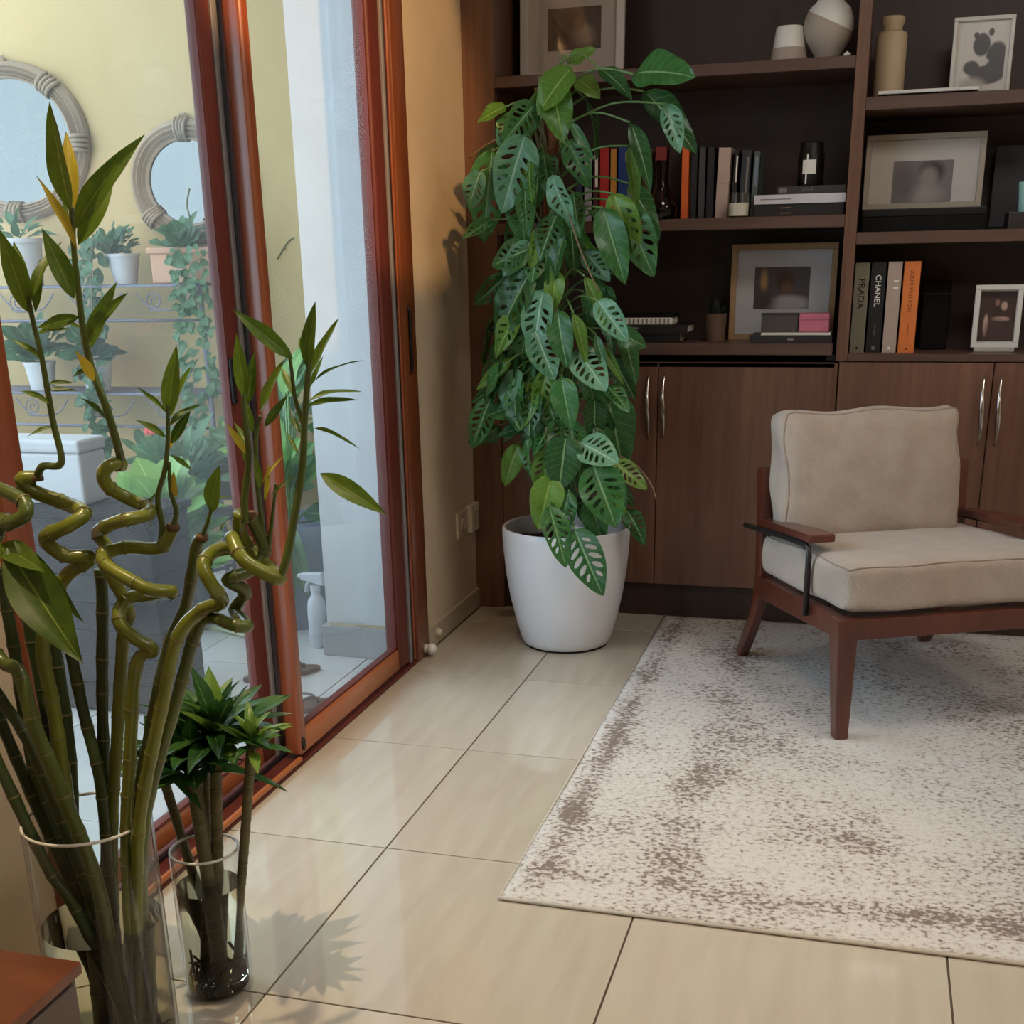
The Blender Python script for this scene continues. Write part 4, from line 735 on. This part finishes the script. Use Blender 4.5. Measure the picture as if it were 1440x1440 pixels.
# the two long leafy stalks at the left
cane('curly bamboo stalk whose tall leafy shoot rises highest in front of the round mirror',
     [(168,1440,.0),(160,1300,.03),(158,1155,.05),(164,1049,.05),(173,902,.05),(180,858,.03),(150,796,.0),(145,780,-.01),(152,772,.02),(138,751,.03),(146,742,.0),(172,732,-.03),(203,725,-.01),(210,716,.01),(182,702,.02),(153,685,.0),(145,666,-.01),(158,653,.0),(172,654,.02)], .0095, 'cane_spiral',
     [(100,300,64,145,-.02,-.06,2,1.0),(103,298,92,178,.0,.02,0,.8,BY),(106,322,162,200,-.02,-.05,1,1.1),(110,345,160,232,.0,.03,0,1.0),(108,350,60,245,-.02,-.05,0,.55,BY),(104,420,60,320,-.02,-.04,2,1.0),(120,488,163,408,-.02,-.03,0,1.0),(118,500,158,395,.02,.04,0,.8),(112,446,50,460,-.02,-.03,2,.9),(114,462,82,445,.0,-.02,0,1.0),(132,536,112,496,-.03,-.06,0,1.2,BY),(128,522,90,522,-.02,-.02,1,1.0),(150,590,120,556,.0,-.03,0,1.0),(100,330,92,250,.03,.05,1,.9)],
     shoots=[([(172,654,.02),(165,625,.0),(150,575,-.01),(130,520,-.01),(118,470,-.01),(108,390,-.01),(103,340,-.01),(100,290,-.02)],.0062),([(108,390,-.01),(104,330,.0),(106,270,.01)],.003)])
cane('curly bamboo stalk with a leafy shoot against the red door post at the left',
     [(150,1440,.02),(130,1280,.0),(98,1140,.0),(76,1000,.01),(60,900,.01),(87,818,.02),(127,785,.02),(90,781,.0),(64,757,-.02),(94,740,-.02),(118,722,.0),(90,707,.02),(47,691,.01),(31,674,.0),(50,672,.01)], .0105, 'cane_spiral',
     [(40,440,0,322,.0,-.03,2,.9),(38,420,18,335,.02,.03,0,.9),(46,420,62,330,.0,.02,1,1.0),(50,440,55,360,.0,.02,0,.7),(52,470,85,452,.02,.02,1,1.0),(60,505,20,470,.0,-.02,1,1.0),(66,548,108,548,.0,.02,2,.8),(68,540,98,532,.0,.01,1,1.2),(64,560,30,548,.0,-.02,0,1.0),(78,600,40,602,.0,-.03,1,.9),(72,568,52,556,.0,-.02,0,1.2)],
     shoots=[([(52,672,.01),(60,656,.0),(82,655,.0),(86,640,.0),(75,595,.0),(66,545,.0),(58,500,.0),(46,450,.0),(36,400,.0)],.0060)], cut_=True)
cane('curly bamboo stalk with broad drooping leaves at the left edge of the picture',
     [(175,1440,-.04),(138,1249,-.05),(89,1120,-.06),(49,1022,-.06),(27,947,-.05),(0,927,-.04),(-40,860,-.02),(0,740,-.02),(14,736,-.04),(35,724,-.04),(33,705,-.03),(0,688,-.02),(-30,682,.0)], .0105, 'cane',
     [(10,770,112,930,-.05,-.14,2,1.0),(0,765,60,800,-.03,-.10,2,.8),(20,760,100,855,-.05,-.08,1,1.0),(0,760,-30,850,-.05,-.1,2,.9)], shoots=[([(0,760,-.04),(-20,740,-.03),(-30,700,0)],.005)])
cane('curly bamboo stalk with a short leafy shoot at the centre of the vase',
     [(190,1440,-.03),(180,1250,-.02),(178,1155,-.02),(182,1084,-.02),(191,938,-.02),(215,915,-.02),(191,898,-.03),(170,879,-.04),(168,858,-.03),(182,841,-.01),(215,836,.0),(241,832,-.02),(210,829,-.04),(182,815,-.04),(151,796,-.03),(146,782,-.01),(175,770,.01),(225,770,.02),(243,742,.02)], .0095, 'cane_spiral',
     [(236,585,247,487,-.0,-.02,2,.75),(240,590,258,512,.02,.03,0,.8),(238,600,272,555,.0,.03,1,1.2),(240,625,268,575,.02,.03,2,.8),(240,640,275,660,.0,.02,1,1.0),(234,580,198,540,.0,-.02,1,.7),(233,615,196,588,.0,-.03,0,1.0),(240,632,245,595,.03,.04,0,1.0,BY),(248,700,240,665,.01,.0,0,1.4,BY),(226,690,180,730,.02,.04,1,.5)],
     shoots=[([(225,770,.02),(228,740,.02),(222,700,.01),(232,660,.0),(236,620,.0),(236,570,-.01)],.0050),([(243,742,.02),(248,720,.02),(240,690,.01),(238,650,.0)],.0045)], cut_=True)
# right hand cluster
cane('curly bamboo stalk with a big spray of leaves in front of the white pier',
     [(192,1440,-.03),(192,1290,-.02),(197,1150,-.03),(227,995,-.03),(249,898,-.03),(284,858,-.02),(312,846,-.02),(297,822,-.05),(286,796,-.05),(300,776,-.02),(330,768,.0),(326,756,-.02),(337,780,-.04),(354,796,-.04),(393,814,-.02),(375,796,.02),(350,770,.03),(337,745,.01),(338,722,.0)], .0098, 'cane_spiral',
     [(412,505,328,434,-.02,-.06,2,.75),(432,520,440,425,-.02,-.04,2,.9),(436,530,472,447,.0,-.01,2,.75),(430,500,420,470,.02,.04,0,1.0),(432,566,492,528,.0,.02,1,.8),(430,572,494,553,.0,-.01,0,.6),(440,602,492,608,.0,-.02,1,.5),(438,540,492,488,.02,.04,1,.25),(450,665,543,722,-.02,-.04,2,.75),(424,610,396,565,.0,.02,1,.8),(420,640,400,600,.02,.03,1,.6),(415,560,395,510,.0,.02,0,.8),(436,545,452,500,.03,.04,0,.6)],
     shoots=[([(393,812,-.02),(402,790,-.02),(412,740,-.01),(425,660,.0),(428,600,.0),(432,540,-.01),(436,500,-.02)],.0068),([(428,600,.0),(415,560,.0),(410,520,-.01),(405,490,-.02)],.0035)])
cane('curly bamboo stalk with upright narrow leaves before the middle door stile',
     [(205,1440,.0),(200,1280,.01),(206,1140,.0),(253,969,.0),(271,902,.0),(290,868,.0),(325,878,-.03),(348,880,-.01),(330,858,.03),(345,832,.02),(320,815,-.01),(352,802,.01),(372,775,.03),(362,745,.02),(352,725,.01)], .0092, 'cane',
     [(344,560,332,470,-.01,-.03,2,.7),(348,570,356,500,.0,-.02,0,.8),(366,580,396,505,-.01,-.02,2,.8),(372,600,400,560,.0,-.02,0,.7),(346,640,322,596,.0,-.02,0,.8,BY),(352,640,330,580,.0,.02,1,.7),(368,680,395,636,.0,.02,1,.5,BY),(366,690,360,640,.0,-.02,0,.7),(372,705,380,650,.02,.03,0,.5,BY),(380,700,410,662,.0,.02,1,.5),(350,660,340,600,.02,.03,0,.8),(356,610,344,560,.02,.02,0,.9)],
     shoots=[([(345,735,.0),(344,700,.0),(350,640,.0),(344,590,-.01),(342,555,-.02)],.0058),([(372,775,.03),(368,730,.02),(362,680,.0),(360,620,.0),(366,585,.0)],.0042),([(378,770,.03),(384,720,.02),(388,680,.01)],.0035)], cut_=True)
cane('slim bamboo stalk with one upright green leaf behind the right hand coil',
     [(200,1440,.04),(190,1300,.05),(190,1155,.06),(214,1010,.06),(238,905,.06),(262,850,.05),(276,772,.02),(284,756,.01)], .0085, 'cane',
     [(296,722,306,655,.0,-.02,2,1.2),(300,705,322,690,.0,.02,1,1.0),(318,735,308,745,.02,.0,0,1.0)], shoots=[([(284,756,.01),(292,735,.0),(298,712,.0)],.004)], cut_=True)
# plain canes standing in the vase
for lab_, P in (('dark straight bamboo cane left of centre rising behind the curly stems', [(165,1440,.05),(150,1290,.05),(149,1147,.06),(144,995,.06),(144,844,.06),(140,800,.06)]),
              ('dark bamboo cane leaning left from the middle of the vase', [(178,1440,.03),(160,1290,.03),(147,1155,.03),(138,1084,.03),(116,995,.04),(91,871,.04),(84,820,.04)]),
              ('dark bamboo cane leaning left, next to the red door post', [(160,1440,.05),(125,1290,.05),(107,1200,.05),(98,1049,.05),(76,902,.05),(66,860,.05)]),
              ('dark bamboo cane crossing the beige wall strip at the left', [(170,1440,.03),(105,1250,.03),(71,1049,.03),(58,969,.04),(27,813,.05),(20,770,.05)]),
              ('brown-green bamboo cane rising to the left edge of the picture', [(180,1440,.01),(120,1275,.0),(53,1102,.0),(22,924,.0),(9,849,.0),(4,800,.0)]),
              ('bamboo cane leaning far left out of the vase, upper of two', [(190,1440,-.02),(138,1290,-.03),(49,1062,-.03),(0,982,-.02),(-60,890,-.01)]),
              ('bamboo cane leaning far left out of the vase, lower of two', [(196,1440,-.01),(120,1285,-.01),(53,1138,-.01),(0,1013,.0),(-50,900,.01)]),
              ('lowest bamboo cane leaning left across the vase rim', [(184,1440,-.05),(107,1280,-.05),(67,1220,-.05),(0,1080,-.04),(-60,960,-.03)])):
    cane(lab_, P, .0088, 'cane_dark')

# ------------------------------------------------------------------ short leafy stalks in the small vase
DL = [dummy_slot(leaf_mesh('strap_leaf', .30, [], .25, .5, .01, 9, 4, .85, .95)), dummy_slot(leaf_mesh('strap_leaf', .34, [], .05, .4, .01, 9, 4, .8, .95)), dummy_slot(leaf_mesh('strap_leaf', .28, [], .5, .5, .02, 9, 4, .85, .95))]
DG = 'short leafy stalks in the small vase'
def dracaena(label, base, top, r, n, size, lightness, Yt, Yb, seed):
    rnd = random.Random(seed); b0 = Vector(base); e = at(top[0], top[1], Yt); P = catmull([b0, b0.lerp(e, .5)+Vector((0, .004, 0)), e], 12)
    t = thing('dracaena_stalk', label, 'plant', b0, 0, DG)
    MB().tube(P, [r*(1+.06*(i % 2)) for i in range(len(P))], 10).build('stem', 'dracaena_cane', t, smooth=True)
    for i in range(2, len(P)-1, 1):
        d = (P[i+1]-P[i-1]).normalized(); MB().tube([P[i]-d*.0008, P[i]+d*.0008], r*1.10, 10).build('ring_scar', 'node_ring', t)
    for i in range(n):
        a = i*2.399+seed; k = i/n; el = .05+1.3*k; L = size*(1-.35*k)*rnd.uniform(.8, 1.15); d = Vector((math.cos(a)*math.cos(el), math.sin(a)*math.cos(el), math.sin(el)))
        s0 = e+Vector((0, 0, -.02+.035*k)); f_ = Vector((-math.cos(a)*math.sin(el), -math.sin(a)*math.sin(el), math.cos(el)))
        leaf_obj('leaf', DL[i % 3], 'dracaena_leaf_light' if rnd.random() < lightness else 'dracaena_leaf', t, s0, s0+d*L, f_, rnd.uniform(.85, 1.1))
    return t
dracaena('leafy stalk leaning left at the back of the small vase', (-.105, -1.775, .02), (222,1070), .0085, 22, .125, .1, -1.76, 0, 1.0)
dracaena('thickest leafy stalk at the front of the small vase', (-.078, -1.815, .02), (268,1075), .0125, 30, .150, .1, -1.79, 0, 2.0)
dracaena('leafy stalk with the highest dark crown in the small vase', (-.095, -1.80, .02), (302,1032), .0105, 36, .155, .12, -1.77, 0, 3.1)
dracaena('slim leafy stalk behind the highest crown in the small vase', (-.11, -1.81, .02), (288,1040), .0075, 18, .135, .25, -1.74, 0, 4.4)
dracaena('leafy stalk leaning right with a small bright green crown', (-.070, -1.79, .02), (354,1042), .0085, 18, .080, .75, -1.80, 0, 5.3)
# ------------------------------------------------------------------ the balcony
WB = 1.4
def round_mirror(label, cx, cz, R, wraps, dx=1.0, inn=.7):
    """round mirror in a fluted plaster-like frame with wrapped bands"""
    t = thing('round_mirror', label, 'mirror', (cx, WB-.012, cz)); n = 72
    prof = [(.70, .0), (.70, .020), (.735, .026), (.755, .020), (.785, .034), (.81, .026), (.845, .042), (.875, .032), (.91, .040), (.94, .028), (.975, .022), (1.0, .0)]
    prof = [(inn+(1-inn)*(r-.7)/.3, y) for r, y in prof]
    rings = [[(R*r*math.cos(2*PI*j/n)*dx, -y, R*r*math.sin(2*PI*j/n)) for j in range(n)] for r, y in prof]
    MB().loft(rings, cap=False).build('frame', 'mirror_frame', t, world=False, smooth='auto')
    MB().loft([[(R*(inn+.02)*math.cos(2*PI*j/n)*dx, -y, R*(inn+.02)*math.sin(2*PI*j/n)) for j in range(n)] for y in (.004, .012)]).build('mirror_glass', 'mirror_glass', t, world=False)
    for a in wraps:
        for q in range(4):
            th = a+(q-1.5)*.062; rr = [(inn-.01+(1.015-inn)*i/6, .016+.036*math.sin(PI*i/6)**.6) for i in range(7)]
            MB().tube([(R*r*math.cos(th)*dx, -y, R*r*math.sin(th)) for r, y in rr], R*.030, 6).build('wrap_band', 'mirror_frame', t, world=False, smooth=True)
    MB().tube([(-.02, 0, R*.99), (-.012, -.008, R*1.05), (.012, -.008, R*1.05), (.02, 0, R*.99)], .006, 6).build('hanging_loop', 'mirror_frame', t, world=False, smooth=True)
    return t
a = at(15, 200, WB-.03); round_mirror('large round mirror in a fluted pale frame, cut by the left picture edge', a.x, a.z, .314, [PI*.27, -.06, -PI*.52, PI*.8, PI*1.25], 1.2, .78)
a = at(264, 256, WB-.03); round_mirror('round mirror in a fluted pale frame partly behind the door stile', a.x, a.z, .244, [PI*.5, -PI*.78, -PI*.2, 0], 1.12, .66)
# baker's rack
RKY0, RKY1 = 1.10, 1.34; xr0 = -2.95; xr1 = at(292, 480, 1.12).x
rk = thing('bakers_rack', 'grey metal rack with scrollwork shelves under the mirrors', 'rack', ((xr0+xr1)/2, 1.22, -.02))
ZS = [at(150, 401, 1.10).z, at(150, 552, 1.10).z, .24]
for x in (xr0, xr1):
    for y in (RKY0, RKY1): MB().tube([(x, y, -.02), (x, y, ZS[0]+.01)], .011, 8).build('post', 'rack_metal', rk, smooth=True)
for z in ZS:
    MB().box(xr0, xr1, RKY0-.006, RKY1+.006, z-.010, z).build('shelf_plate', 'rack_metal', rk, bevel=.002, seg=1)
    MB().tube([(xr0, RKY0, z-.14), (xr1, RKY0, z-.14)], .006, 8).build('lower_rail', 'rack_metal', rk, smooth=True)
    for k in range(4):
        cx = xr0+(xr1-xr0)*(k+.5)/4; P = []
        for i in range(26):
            th = i*.42; r = .006+.0014*i; P.append((cx-.05+r*math.cos(th), RKY0, z-.065+r*math.sin(th)))
        P += [(cx+.02, RKY0, z-.10), (cx+.08, RKY0, z-.085), (cx+.13, RKY0, z-.03)]
        MB().tube(catmull(P, 2), .0032, 5).build('scroll', 'rack_metal', rk, smooth=True)
        P2 = [(2*cx-.0-p[0]+.0, p[1], p[2]) for p in P[-3:]]; MB().tube(catmull([(cx-.05, RKY0, z-.10)]+P2, 4), .0032, 5).build('scroll', 'rack_metal', rk, smooth=True)
OL = [leaf_mesh('small_leaf', .7, [], .2, .2, 0, 5, 4), leaf_mesh('small_leaf', .45, [], .3, .3, 0, 5, 4), leaf_mesh('small_leaf', .95, [], .25, .2, .03, 6, 4, .6, .6)]
def foliage(parent, spots, mt, name='foliage'):
    """many small leaves joined: spots = (base, tip, face, mesh, width)"""
    V = []; F = []; UV = []; o = OFF.get(parent.name, Vector())
    for b0, t0, fc, mi, wd_ in spots:
        me = OL[mi]; y = Vector(t0)-Vector(b0); L = y.length; y.normalize(); z = Vector(fc); z = z-y*z.dot(y); z = z.normalized() if z.length > 1e-5 else y.orthogonal().normalized(); x = y.cross(z); k = len(V)
        for v in me.vertices: V.append(tuple(Vector(b0)-o+x*v.co.x*L*wd_+y*v.co.y*L+z*v.co.z*L))
        for p in me.polygons:
            F.append(tuple(i+k for i in p.vertices))
            for li in p.loop_indices: UV.append(tuple(me.uv_layers[0].data[li].uv))
    me = bpy.data.meshes.new(name); me.from_pydata(V, [], F); uv = me.uv_layers.new(name='UVMap')
    for i, c in enumerate(UV): uv.data[i].uv = c
    for p in me.polygons: p.use_smooth = True
    ob = mobj(name, me, mt, parent); ob['kind'] = 'stuff'; return ob
rn = random.Random(11)
def trail(c, drop, n, spread, size, mi):
    """leaves hanging down from c"""
    out = []
    for i in range(n):
        k = rn.random(); p = Vector(c)+Vector((rn.uniform(-spread, spread)*(1-.5*k), rn.uniform(-.5, .3)*spread, .05-drop*k)); d = Vector((rn.uniform(-1, 1), rn.uniform(-1, .2), rn.uniform(-1.2, .2))).normalized()
        out.append((p, p+d*size*rn.uniform(.6, 1.2), (rn.uniform(-.4, .4), -1, .6), mi, 1))
    return out
def tuft(c, n, r, size, mi, elev=(.2, 1.3), wide=1):
    out = []
    for i in range(n):
        a = rn.uniform(0, 2*PI); e = rn.uniform(*elev); d = Vector((math.cos(a)*math.cos(e), math.sin(a)*math.cos(e), math.sin(e))); p = Vector(c)+d*r*rn.uniform(.1, .8); out.append((p, p+d*size*rn.uniform(.6, 1.2), (-d.x*.5, -.6, 1), mi, wide))
    return out
def pot_prof(r0_, r1_, h): return [(0, 0), (r0_, 0), (r1_, h*.9), (r1_*1.06, h*.9), (r1_*1.06, h), (r1_*.95, h), (r1_*.9, h*.86), (0, h*.86)]
def outdoor_plant(name, label, c, r0_, r1_, h, pm, spots, lm_, stems=(), n=24):
    t = thing(name, label, 'plant', c); MB().lathe(pot_prof(r0_, r1_, h), c, n).build('pot', pm, t, smooth='auto'); MB().lathe([(0, h*.88), (r1_*.9, h*.88)], c, n).build('soil', 'soil', t)
    for s_ in stems: MB().tube(s_, .004, 6).build('stem', 'vine_stem', t, smooth=True)
    if spots: foliage(t, spots, lm_)
    return t
z0 = ZS[0]+.001
c = at(178, 402, 1.20); c = Vector((c.x, 1.20, z0)); outdoor_plant('ivy_pot', 'trailing ivy in a white pot on the top rack shelf below the mirrors', c, .045, .065, .12, 'outdoor_pot_white', trail(c+Vector((-.11, -.08, .16)), .40, 90, .07, .042, 2)+tuft(c+Vector((-.03, 0, .11)), 60, .13, .05, 2), 'outdoor_leaf', [catmull([c+Vector((0, 0, .1)), c+Vector((-.08, -.08, .15)), c+Vector((-.11, -.11, -.15))], 5)])
c = at(262, 402, 1.20); c = Vector((c.x, 1.20, z0)); tb = thing('trough_planter', 'terracotta trough with trailing ivy in front of the smaller mirror', 'plant', c)
MB().box(c.x-.12, c.x+.16, c.y-.06, c.y+.07, z0, z0+.13).build('trough', 'terracotta', tb, bevel=.008); MB().box(c.x-.13, c.x+.17, c.y-.07, c.y+.08, z0+.115, z0+.14).build('trough_rim', 'terracotta', tb, bevel=.006)
foliage(tb, trail(c+Vector((.05, -.11, .10)), .80, 130, .05, .040, 2)+tuft(c+Vector((.02, 0, .12)), 60, .14, .06, 2)+trail(c+Vector((.13, -.11, .10)), .60, 70, .04, .038, 2), 'outdoor_leaf')
MB().tube(catmull([c+Vector((.02, 0, .13)), c+Vector((.05, .0, .22)), c+Vector((.04, .0, .30)), c+Vector((.06, 0, .36))], 5), .004, 6).build('tendril', 'vine_stem', tb, smooth=True)
c = at(38, 402, 1.20); c = Vector((c.x, 1.20, z0)); outdoor_plant('white_planter', 'tall white pot on the top rack shelf at the left', c, .07, .085, .19, 'outdoor_pot_white', tuft(c+Vector((0, 0, .18)), 24, .12, .08, 1), 'outdoor_leaf')
z1_ = ZS[1]+.001
c = at(140, 553, 1.18); c = Vector((c.x, 1.18, z1_)); outdoor_plant('pothos_pot', 'pothos in a white pot on the middle rack shelf', c, .05, .065, .13, 'outdoor_pot_white', tuft(c+Vector((0, -.02, .12)), 40, .13, .085, 2)+trail(c+Vector((.05, -.1, .08)), .45, 60, .08, .06, 2), 'outdoor_leaf')
c = at(62, 553, 1.18); c = Vector((c.x, 1.18, z1_)); outdoor_plant('ivy_pot', 'bushy green plant at the left end of the middle rack shelf', c, .05, .065, .12, 'outdoor_pot_white', tuft(c+Vector((0, 0, .12)), 44, .16, .09, 2), 'outdoor_leaf')
c = at(212, 655, 1.16); cz = ZS[2]; t = outdoor_plant('flowering_pot', 'pot with a single red bloom on the lower rack shelf', Vector((c.x, 1.2, cz+.001)), .05, .06, .12, 'pot_grey', tuft(Vector((c.x, 1.16, cz+.2)), 24, .12, .08, 1), 'outdoor_leaf', [catmull([Vector((c.x, 1.2, cz+.1)), Vector((c.x, 1.17, cz+.25)), at(214, 612, 1.12)], 5)])
fb = at(213, 606, 1.12)
for i in range(7): a_ = i*PI*2/7; MB().lathe([(0, 0), (.014, .004), (.018, .02), (.010, .032), (0, .035)], fb+Vector((.016*math.cos(a_), .008*math.sin(a_)-.002, -.016+.012*(i % 2))), 8).build('petal', 'red_flower', t, smooth=True)
# storage chest and box
t = thing('storage_chest', 'dark grey slatted storage chest outside the left door panel', 'chest', (-1.38, -.42, -.02))
cx0, cx1, cy0, cy1, ch_ = -1.80, -.955, -.53, -.31, .60
for i in range(7):
    z = -.005+i*.083; MB().box(cx0, cx1, cy0, cy0+.018, z, z+.080).build('slat', 'chest_grey', t, bevel=.002, seg=1); MB().box(cx1-.018, cx1, cy0+.019, cy1, z, z+.080).build('slat', 'chest_grey', t, bevel=.003, seg=1)
MB().box(cx0+.01, cx1-.02, cy0+.019, cy1, -.02, .57).build('carcass', 'chest_grey', t); MB().box(cx0-.012, cx1+.012, cy0-.014, cy1+.01, .578, ch_).build('lid', 'chest_grey', t, bevel=.006)
b_ = at(45, 690, -.47); b2 = at(108, 620, -.47); t = thing('white_box', 'white plastic box on the grey chest', 'box', (b_.x, -.41, ch_+.001)); wz = max(.12, b2.z-ch_)
MB().box(b_.x-.12, b2.x, -.47, -.34, ch_+.001, ch_+wz*.8).build('body', 'outdoor_pot_white', t, bevel=.01, seg=3); MB().box(b_.x-.125, b2.x+.004, -.474, -.336, ch_+wz*.8, ch_+wz).build('lid', 'outdoor_pot_white', t, bevel=.01, seg=3)
# stool with a leafy plant, dark tub
sb = Vector((-1.60, .78, -.02)); t = thing('plant_stool', 'dark metal stool with a plant on it outside the glass', 'stool', sb); st_h = .34
MB().lathe([(0, st_h-.02), (.17, st_h-.02), (.175, st_h-.01), (.17, st_h), (0, st_h)], sb, 32).build('seat', 'pot_dark', t, smooth='auto')
for q in range(4): a_ = PI/4+q*PI/2; MB().tube([sb+Vector((.12*math.cos(a_), .12*math.sin(a_), st_h-.02)), sb+Vector((.17*math.cos(a_), .17*math.sin(a_), 0))], .011, 8).build('leg', 'rack_metal', t, smooth=True)
MB().tube([sb+Vector((.15*math.cos(2*PI*i/24), .15*math.sin(2*PI*i/24), .13)) for i in range(25)], .007, 6, cap=False).build('foot_ring', 'rack_metal', t, smooth=True)
c = sb+Vector((0, 0, st_h+.001)); outdoor_plant('leafy_plant', 'leafy plant in a grey pot standing on the stool', c, .06, .08, .13, 'pot_grey', tuft(c+Vector((0, 0, .12)), 100, .20, .10, 0, (-.1, 1.3))+tuft(c+Vector((.0, 0, .12)), 50, .25, .09, 1, (.0, 1.3)), 'outdoor_leaf')
c = Vector((-1.42, .36, -.02)); outdoor_plant('tub_plant', 'bushy plant in a dark tub beside the stool', c, .10, .125, .26, 'pot_dark', tuft(c+Vector((0, 0, .25)), 110, .22, .10, 0, (.0, 1.3))+tuft(c+Vector((-.02, 0, .38)), 60, .2, .12, 2, (.2, 1.4)), 'outdoor_leaf_bright')
c = Vector((-1.42, 1.05, -.02)); outdoor_plant('tall_shrub', 'tall broad-leaved shrub in a dark pot against the yellow wall', c, .10, .13, .28, 'pot_dark', tuft(c+Vector((0, 0, .35)), 90, .34, .16, 0, (.3, 1.5)), 'outdoor_leaf', [catmull([c+Vector((0, 0, .25)), c+Vector((.02, 0, .5)), c+Vector((.05*math.cos(q*2), .05*math.sin(q*2), .75))], 5) for q in range(3)])
# big broad-leaved plant in the grey pot beside the pier: leaves one by one
c = Vector((-1.02, .50, -.02)); t = thing('broad_leaf_plant', 'broad-leaved plant in a tall blue-grey pot beside the white pier', 'plant', c)
MB().lathe([(0, 0), (.105, 0), (.112, .02), (.145, .36), (.152, .38), (.150, .40), (.138, .40), (.13, .36), (0, .355)], c, 36).build('pot', 'pot_grey', t, smooth='auto')
MB().lathe([(0, .36), (.128, .36)], c, 24).build('soil', 'soil', t)
BLM = dummy_slot(leaf_mesh('broad_leaf', .48, [], .3, .3, .03, 10, 6, .7, .75))
for i in range(30):
    a_ = i*2.399; e = .0+1.35*((i*.37) % 1); zb = .42+.40*((i*.618) % 1); d = Vector((math.cos(a_)*math.cos(e), math.sin(a_)*math.cos(e), math.sin(e))); p = c+Vector((0, 0, zb))+d*.05; L = .17+.07*rn.random()
    q = p+d*L
    if q.x > -.84: d.x *= .2; d.normalize(); q = p+d*L*.9
    leaf_obj('leaf', BLM, ('outdoor_leaf_bright', 'outdoor_leaf')[i % 3 == 0], t, p, q, (-d.x*.4, -.7, .8), 1.0); MB().tube([c+Vector((0, 0, .36)), p], .004, 6).build('petiole', 'petiole', t, smooth=True)
for i in range(4):
    p = c+Vector((.05-.03*i, -.13, .40)); leaf_obj('leaf', BLM, 'outdoor_leaf', t, p, p+Vector((.06-.035*i, -.07, -.24-.04*(i % 2))), (0, -1, .3), .8)
# spray bottle
c = Vector((-.822, .245, -.02)); t = thing('spray_bottle', 'white trigger spray bottle on the balcony floor beside the pier', 'bottle', c)
MB().lathe([(0, 0), (.030, 0), (.033, .006), (.033, .13), (.030, .165), (.017, .185), (.014, .20), (0, .20)], c, 28).build('bottle', 'spray_white', t, smooth='auto')
MB().lathe([(0, .198), (.018, .198), (.018, .222), (0, .222)], c, 20).build('collar', 'spray_white', t)
MB().loft([[(c.x-.052, c.y-.011, c.z+.240), (c.x-.052, c.y+.011, c.z+.240), (c.x-.052, c.y+.011, c.z+.262), (c.x-.052, c.y-.011, c.z+.262)], [(c.x+.036, c.y-.014, c.z+.222), (c.x+.036, c.y+.014, c.z+.222), (c.x+.030, c.y+.014, c.z+.268), (c.x+.030, c.y-.014, c.z+.268)]]).build('spray_head', 'spray_white', t, bevel=.004)
MB().tube([(c.x-.012, c.y, c.z+.238), (c.x-.030, c.y, c.z+.222), (c.x-.034, c.y, c.z+.195)], .006, 8, flat=1.4).build('trigger', 'spray_white', t, smooth=True)
MB().tube([(c.x-.050, c.y, c.z+.251), (c.x-.062, c.y, c.z+.251)], .008, 10).build('nozzle', 'spray_white', t, smooth=True)
# flip-flops
def flipflop(label, x, y, rz):
    t = thing('flip_flop', label, 'flip-flop', (x, y, -.02), rz, 'pair of flip-flops on the balcony'); n = 40; P = []
    for j in range(n):
        a_ = 2*PI*j/n; s_ = math.sin(a_); P.append((.130*math.cos(a_), (.043 if math.cos(a_) > -.1 else .036)*s_+.006*math.cos(a_)))
    MB().loft([[(px*k, py*k, z) for px, py in P] for z, k in ((0, .97), (.003, 1), (.013, 1), (.016, .97))]).build('sole', 'flipflop', t, smooth='auto', world=False)
    for s_ in (-1, 1): MB().tube(catmull([(.075, .004, .014), (.055, .016*s_, .040), (.01, .034*s_, .038), (-.03, .038*s_, .012)], 5), .0055, 8, flat=.6).build('strap', 'flipflop_strap', t, smooth=True, world=False)
    MB().tube([(.078, .004, .010), (.074, .004, .032)], .004, 8).build('toe_post', 'flipflop_strap', t, world=False); return t
flipflop('grey-brown flip-flop nearer to the glass on the balcony floor', -.62, -.38, .72)
flipflop('grey-brown flip-flop farther from the glass on the balcony floor', -.805, -.085, .70)
# dry fronds lying on the balcony floor
t = thing('fallen_frond', 'pale cut palm frond lying on the balcony tiles', 'frond', (-1.25, .30, -.019)); 
for i in range(16):
    p = Vector((-1.50+.03*i, .42-.012*i, -.0165+.0012*(i % 3))); e = p+Vector((.22+.03*rn.random(), -.08+.12*rn.random()-.06*(i % 2), .012)); leaf_obj('blade', BL[1], 'frond_pale', t, p, e, (0, -.1, 1), .5)
MB().tube([(-1.55, .45, -.012), (-1.25, .32, -.010), (-.98, .20, -.012)], .005, 6).build('rib', 'frond_pale', t, smooth=True)
# a twig clinging to the yellow wall
a = at(425, 380, WB-.004); t = thing('dry_twig', 'thin dry twig stuck to the yellow wall', 'twig', a); MB().tube(catmull([at(390, 364, WB-.004), at(397, 352, WB-.004), at(405, 340, WB-.004), at(413, 334, WB-.004)], 4), .0025, 5).build('twig', 'vine_stem', t, smooth=True); MB().tube([at(399, 349, WB-.004), at(402, 350, WB-.008)], .002, 5).build('side_twig', 'vine_stem', t)
